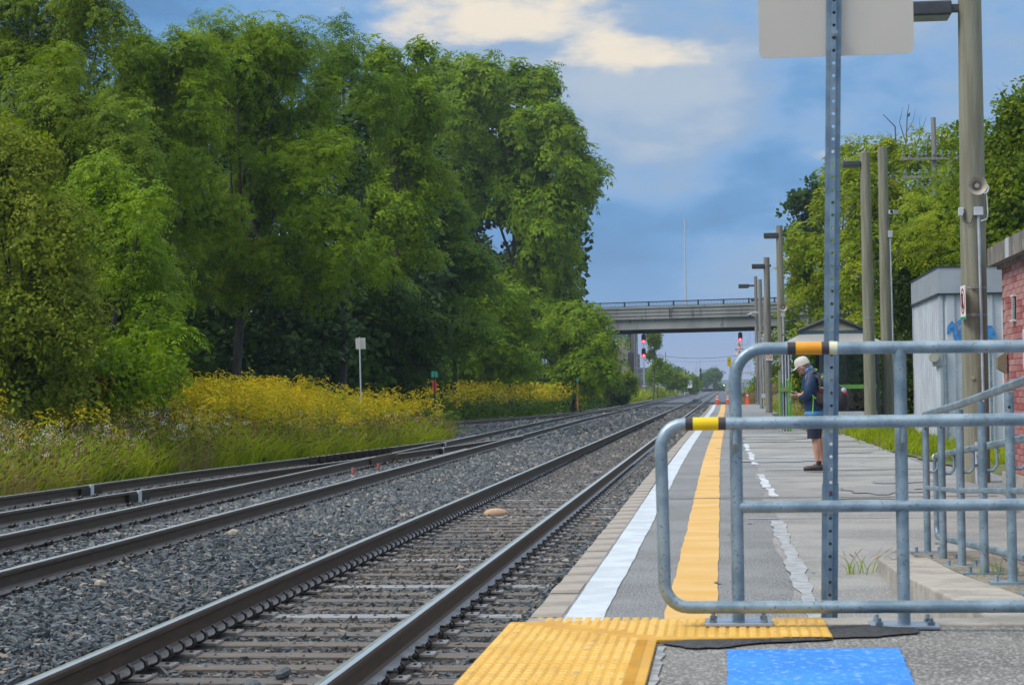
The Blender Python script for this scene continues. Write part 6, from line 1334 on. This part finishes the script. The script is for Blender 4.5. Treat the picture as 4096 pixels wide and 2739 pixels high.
b=MB();b.ell(tuple(np.array(px(392,140))),(.022,.04,.022),10,6);b.build('cap_opening',hairm,man)
# jacket
def loft(b,rings,n=18):
    vs=[]
    for (x,y,z_,rx,ry) in rings:
        for j in range(n):
            a=2*math.pi*j/n;vs.append((x+rx*math.cos(a),y+ry*math.sin(a),z_))
    b.add(vs,[(i*n+j,i*n+(j+1)%n,(i+1)*n+(j+1)%n,(i+1)*n+j) for i in range(len(rings)-1) for j in range(n)]+[tuple(range(n)),tuple((len(rings)-1)*n+j for j in range(n))])
def ringz(l): return [(*px(x,y),hw/3.135/262,w_) for x,y,hw,w_ in l]
b=MB();loft(b,ringz([(490,800,100,.15),(486,770,108,.172),(474,700,116,.185),(474,640,118,.185),(474,550,120,.19),(470,450,130,.205),(466,360,122,.215),(462,305,100,.19),(448,250,66,.12),(440,222,48,.07)]))
for s in(-1,1):
    P=[px(455,318,.17*s),px(440,400,.225*s),px(420,500,.25*s),px(408,560,.235*s),px(370,590,.19*s),px(325,592,.13*s)]
    b.tube(P,[.07,.082,.077,.072,.062,.048],12)
b.build('jacket',navy,man,smooth=True)
b=MB();loft(b,ringz([(490,812,112,.176),(488,790,115,.18),(487,765,111,.178)]));o=b.build('jacket_hem',lblue,man,smooth=True)
b=MB();b.tube([px(400,320,-.06),px(408,245,-.055),px(450,215,0),px(455,235,.06)],.032,10);b.build('collar',lblue,man,smooth=True)
# shorts
b=MB();loft(b,ringz([(498,905,100,.17),(492,860,106,.18),(490,790,108,.17)]))
for s,xo in((-1,0),(1,28)):
    r3=[(*px(482+xo+q,y,.095*s),hw/821,w_) for y,q,hw,w_ in((1108,0,76,.098),(1000,2,78,.10),(900,6,74,.10),(860,8,66,.09))];loft(b,r3)
b.build('shorts',shorts_m,man,smooth=True)
def shoe(xz,yz,dy):
    b=MB();c=px(xz,yz,dy);o_=np.array(c)
    b.ell((c[0]+.02,c[1],c[2]+.04),(.085,.05,.055),14,8);b.ell((c[0]-.10,c[1],c[2]+.022),(.095,.05,.038),14,8);s_=b.build('shoe',shoem,man,smooth=True)
    b=MB();b.prism([(c[0]-.19,c[1]-.03),(c[0]-.15,c[1]-.052),(c[0]+.09,c[1]-.05),(c[0]+.11,c[1]),(c[0]+.09,c[1]+.05),(c[0]-.15,c[1]+.052),(c[0]-.19,c[1]+.03)],max(.0,c[2]-.02),c[2]+.012);b.build('sole',black,s_)
    b=MB()
    for k in range(3): b.tube([(c[0]-.10+k*.035,c[1]-.052,c[2]+.03),(c[0]-.07+k*.035,c[1]-.03,c[2]+.068),(c[0]-.06+k*.03,c[1]+.03,c[2]+.068)],.006,4)
    b.build('laces',shoer,s_)
    b=MB();b.cyl((c[0]+.03,c[1],c[2]+.05),(c[0]+.03,c[1],c[2]+.13),.047,.045,n=12);b.build('sock',black,s_)
shoe(520,1497,-.10);shoe(600,1490,.10)
def hand(name,wr,dirn,parent,curl=.6,flip=1):
    wr=np.array(wr);d=nrm(np.array(dirn));side=nrm(np.cross(d,[0,0,1.]));upv=np.cross(side,d);J=[(tuple(wr),.022),(tuple(wr+d*.05),.03)];E=[(0,1)]
    J[1]=(tuple(wr+d*.045),(.032,.017))
    for k in range(4):
        o0=wr+d*.075+side*(k-1.5)*.019;L=(.068,.078,.073,.058)[k];j=len(J)
        J+=[(tuple(o0),.0105),(tuple(o0+d*L*.5-upv*.004),.009),(tuple(o0+d*L*.8+upv*L*curl*.5),.008)];E+=[(1,j),(j,j+1),(j+1,j+2)]
    j=len(J);t0=wr+d*.03+side*flip*.032;J+=[(tuple(t0),.012),(tuple(t0+d*.035+side*flip*.02+upv*.015),.0095),(tuple(t0+d*.06+side*flip*.012+upv*.03),.008)];E+=[(1,j),(j,j+1),(j+1,j+2)]
    return skin(name,J,E,skinm,parent,1)
hand('hand',px(305,560,-.06),(-1,.25,-.02),man);hand('hand',px(300,590,.02),(-1,-.2,.10),man,flip=-1)
c=px(262,530,-.02);b=MB();b.obox(c,(.15,.075,.010),(0,R(18),0));ph=b.build('phone',whitebox,loc=tuple(PO),bevel=.003);tag(ph,'white phone held in the hands of the standing person','phone')
# backpack
bp=empty('backpack',tuple(PO+np.array(px(640,560))),'large grey and black backpack with lime straps worn by the standing person','backpack');BO=np.array(bp.location[:])-PO
bx=lambda xz,yz,dy=0.:tuple(np.array(px(xz,yz,dy))-BO)
b=MB();b.ell(bx(665,520),(.17,.17,.27),18,12,Matrix.Rotation(R(10),3,'Y'));b.ell(bx(610,420),(.13,.16,.16),14,8);b.build('main_bag',bagm,bp,smooth=True)
b=MB();b.ell(bx(815,605),(.125,.13,.20),16,10,Matrix.Rotation(R(-14),3,'Y'));b.ell(bx(760,640),(.12,.13,.13),14,8);b.build('rear_bag',bagd,bp,smooth=True)
b=MB();b.ell(bx(860,505,-.08),(.045,.03,.04),10,6);b.build('red_blue_badge',mat('badge_blue',(.10,.25,.55),(.5,.5,.55),30.,.5),bp);b=MB();b.ell(bx(880,530,-.09),(.025,.03,.035),8,6);b.build('red_patch',signr,bp)
b=MB();b.tube([bx(520,270,-.14),bx(470,275,-.185),bx(430,320,-.205),bx(560,350,-.2)],.024,6);b.tube([bx(540,330,-.20),bx(570,380,-.2),bx(560,420,-.2)],.03,6);b.build('shoulder_strap',bagm,bp,smooth=True)
b=MB();b.tube([bx(600,325,-.17),bx(580,350,-.185),bx(575,410,-.19),bx(555,470,-.19)],.009,5);b.tube([bx(455,550,-.23),bx(480,580,-.235),bx(510,605,-.21)],.013,5);b.tube([bx(480,580,-.235),bx(478,680,-.225),bx(472,790,-.21)],.009,5);b.tube([bx(500,240,-.10),bx(530,250,-.10)],.013,5);b.build('lime_strap',limeS,bp)
b=MB();b.ell(bx(575,505,-.2),(.045,.04,.06),10,8);b.cur=1;b.cyl(bx(585,485,-.2),bx(588,462,-.2),.025,n=10);b.build('water_bottle',[mat('dark_red_bottle',(.10,.015,.02),(.08,.01,.015),5.,.3),signw],bp,smooth=True)
b=MB();b.ell(bx(570,580,-.18),(.085,.045,.12),12,8);b.build('side_pocket',mat('mesh_pocket',(.09,.065,.06),(.05,.04,.04),30.,.8),bp,smooth=True)
# two seated people inside the shelter
shirt=mat('dark_red_shirt',(.12,.02,.03),(.09,.015,.025),4.,.8)
def sitter(x,lab,fx=1,s=1.):
    y0=57.75;z0=.5;r=empty('person',(x,y0,z0),lab,'person')
    J=[((0,0,.08),(.15,.12)),((0,-.02,.3),(.15,.11)),((0,-.03,.5),(.16,.10)),((0,-.03,.62),.055),((0,-.05,.72),.06),((-.2,-.05,.5),.055),((-.27,-.1,.24),.045),((-.12,-.32,.2),.032),((.2,-.05,.5),.055),((.27,-.1,.24),.045),((.1,-.32,.18),.032),((-.1,-.42,.08),.08),((-.1,-.5,-.38),.05),((-.1,-.62,-.43),.035),((.1,-.42,.08),.08),((.1,-.5,-.38),.05),((.1,-.62,-.43),.035)]
    skin('body',J,[(0,1),(1,2),(2,3),(3,4),(2,5),(5,6),(6,7),(2,8),(8,9),(9,10),(0,11),(11,12),(12,13),(0,14),(14,15),(15,16)],skinm,r,1)
    J=[((0,0,.06),(.17,.14)),((0,-.02,.3),(.17,.13)),((0,-.03,.5),(.17,.12)),((-.2,-.05,.5),.075),((-.26,-.1,.3),.065),((.2,-.05,.5),.075),((.26,-.1,.3),.065)]
    skin('shirt',J,[(0,1),(1,2),(2,3),(3,4),(2,5),(5,6)],shirt,r,1)
    J=[((0,0,.02),(.16,.14)),((-.1,-.42,.08),.095),((-.1,-.49,-.3),.065),((.1,-.42,.08),.095),((.1,-.49,-.3),.065)];skin('trousers',J,[(0,1),(1,2),(0,3),(3,4)],bagd,r,1)
    b=MB();b.ell((0,-.06,.78),(.075,.09,.11),14,10);h=b.build('head',skinm,r,smooth=True);b=MB();b.ell((0,-.035,.81),(.085,.095,.105),14,10);b.build('hair',black,h,smooth=True);b=MB();b.ell((0,-.15,.76),(.014,.02,.02),8,6);b.build('nose',skinm,h)
    for q in(-.12,.1): hand('hand',(q,-.32,.19),(0,-1,0),r)
sitter(up(3398,1600,57.7)[0],'seated person in a dark red shirt behind the shelter glass, nearer the sign post')
sitter(up(3450,1600,57.7)[0],'seated person in a dark red shirt behind the shelter glass, next to the wooden pole')
# far hills and the air
xs=np.linspace(-1500,1500,60);b=MB();b.sheet([(x,2600,9+2.5*math.sin(x*.004+1)+1*math.sin(x*.013)) for x in xs],[(x,2450,-6) for x in xs]);b.sheet([(x,2750,-6) for x in xs],[(x,2600,9+2.5*math.sin(x*.004+1)+1*math.sin(x*.013)) for x in xs]);tag(b.build('distant_hills',lf_dark),kind='structure')
hz_=bpy.data.materials.new('haze');hz_.use_nodes=True;n_=hz_.node_tree;n_.nodes.remove(n_.nodes['Principled BSDF']);pv=N(n_,'ShaderNodeVolumePrincipled');pv.inputs['Color'].default_value=(.62,.78,1,1);pv.inputs['Density'].default_value=.00026;pv.inputs['Anisotropy'].default_value=.2
n_.links.new(pv.outputs[0],n_.nodes['Material Output'].inputs['Volume'])
if HAZE:
    b=MB();b.box(-1600,1600,-60,3600,-7,60);tag(b.build('haze',hz_),kind='stuff')
print('LEAVES',NLEAF[0],'tris',sum(len(o.data.loop_triangles) if False else len(o.data.polygons)*2 for o in sc.objects if o.type=='MESH' and o.data.users==1),'objects',len(sc.objects))
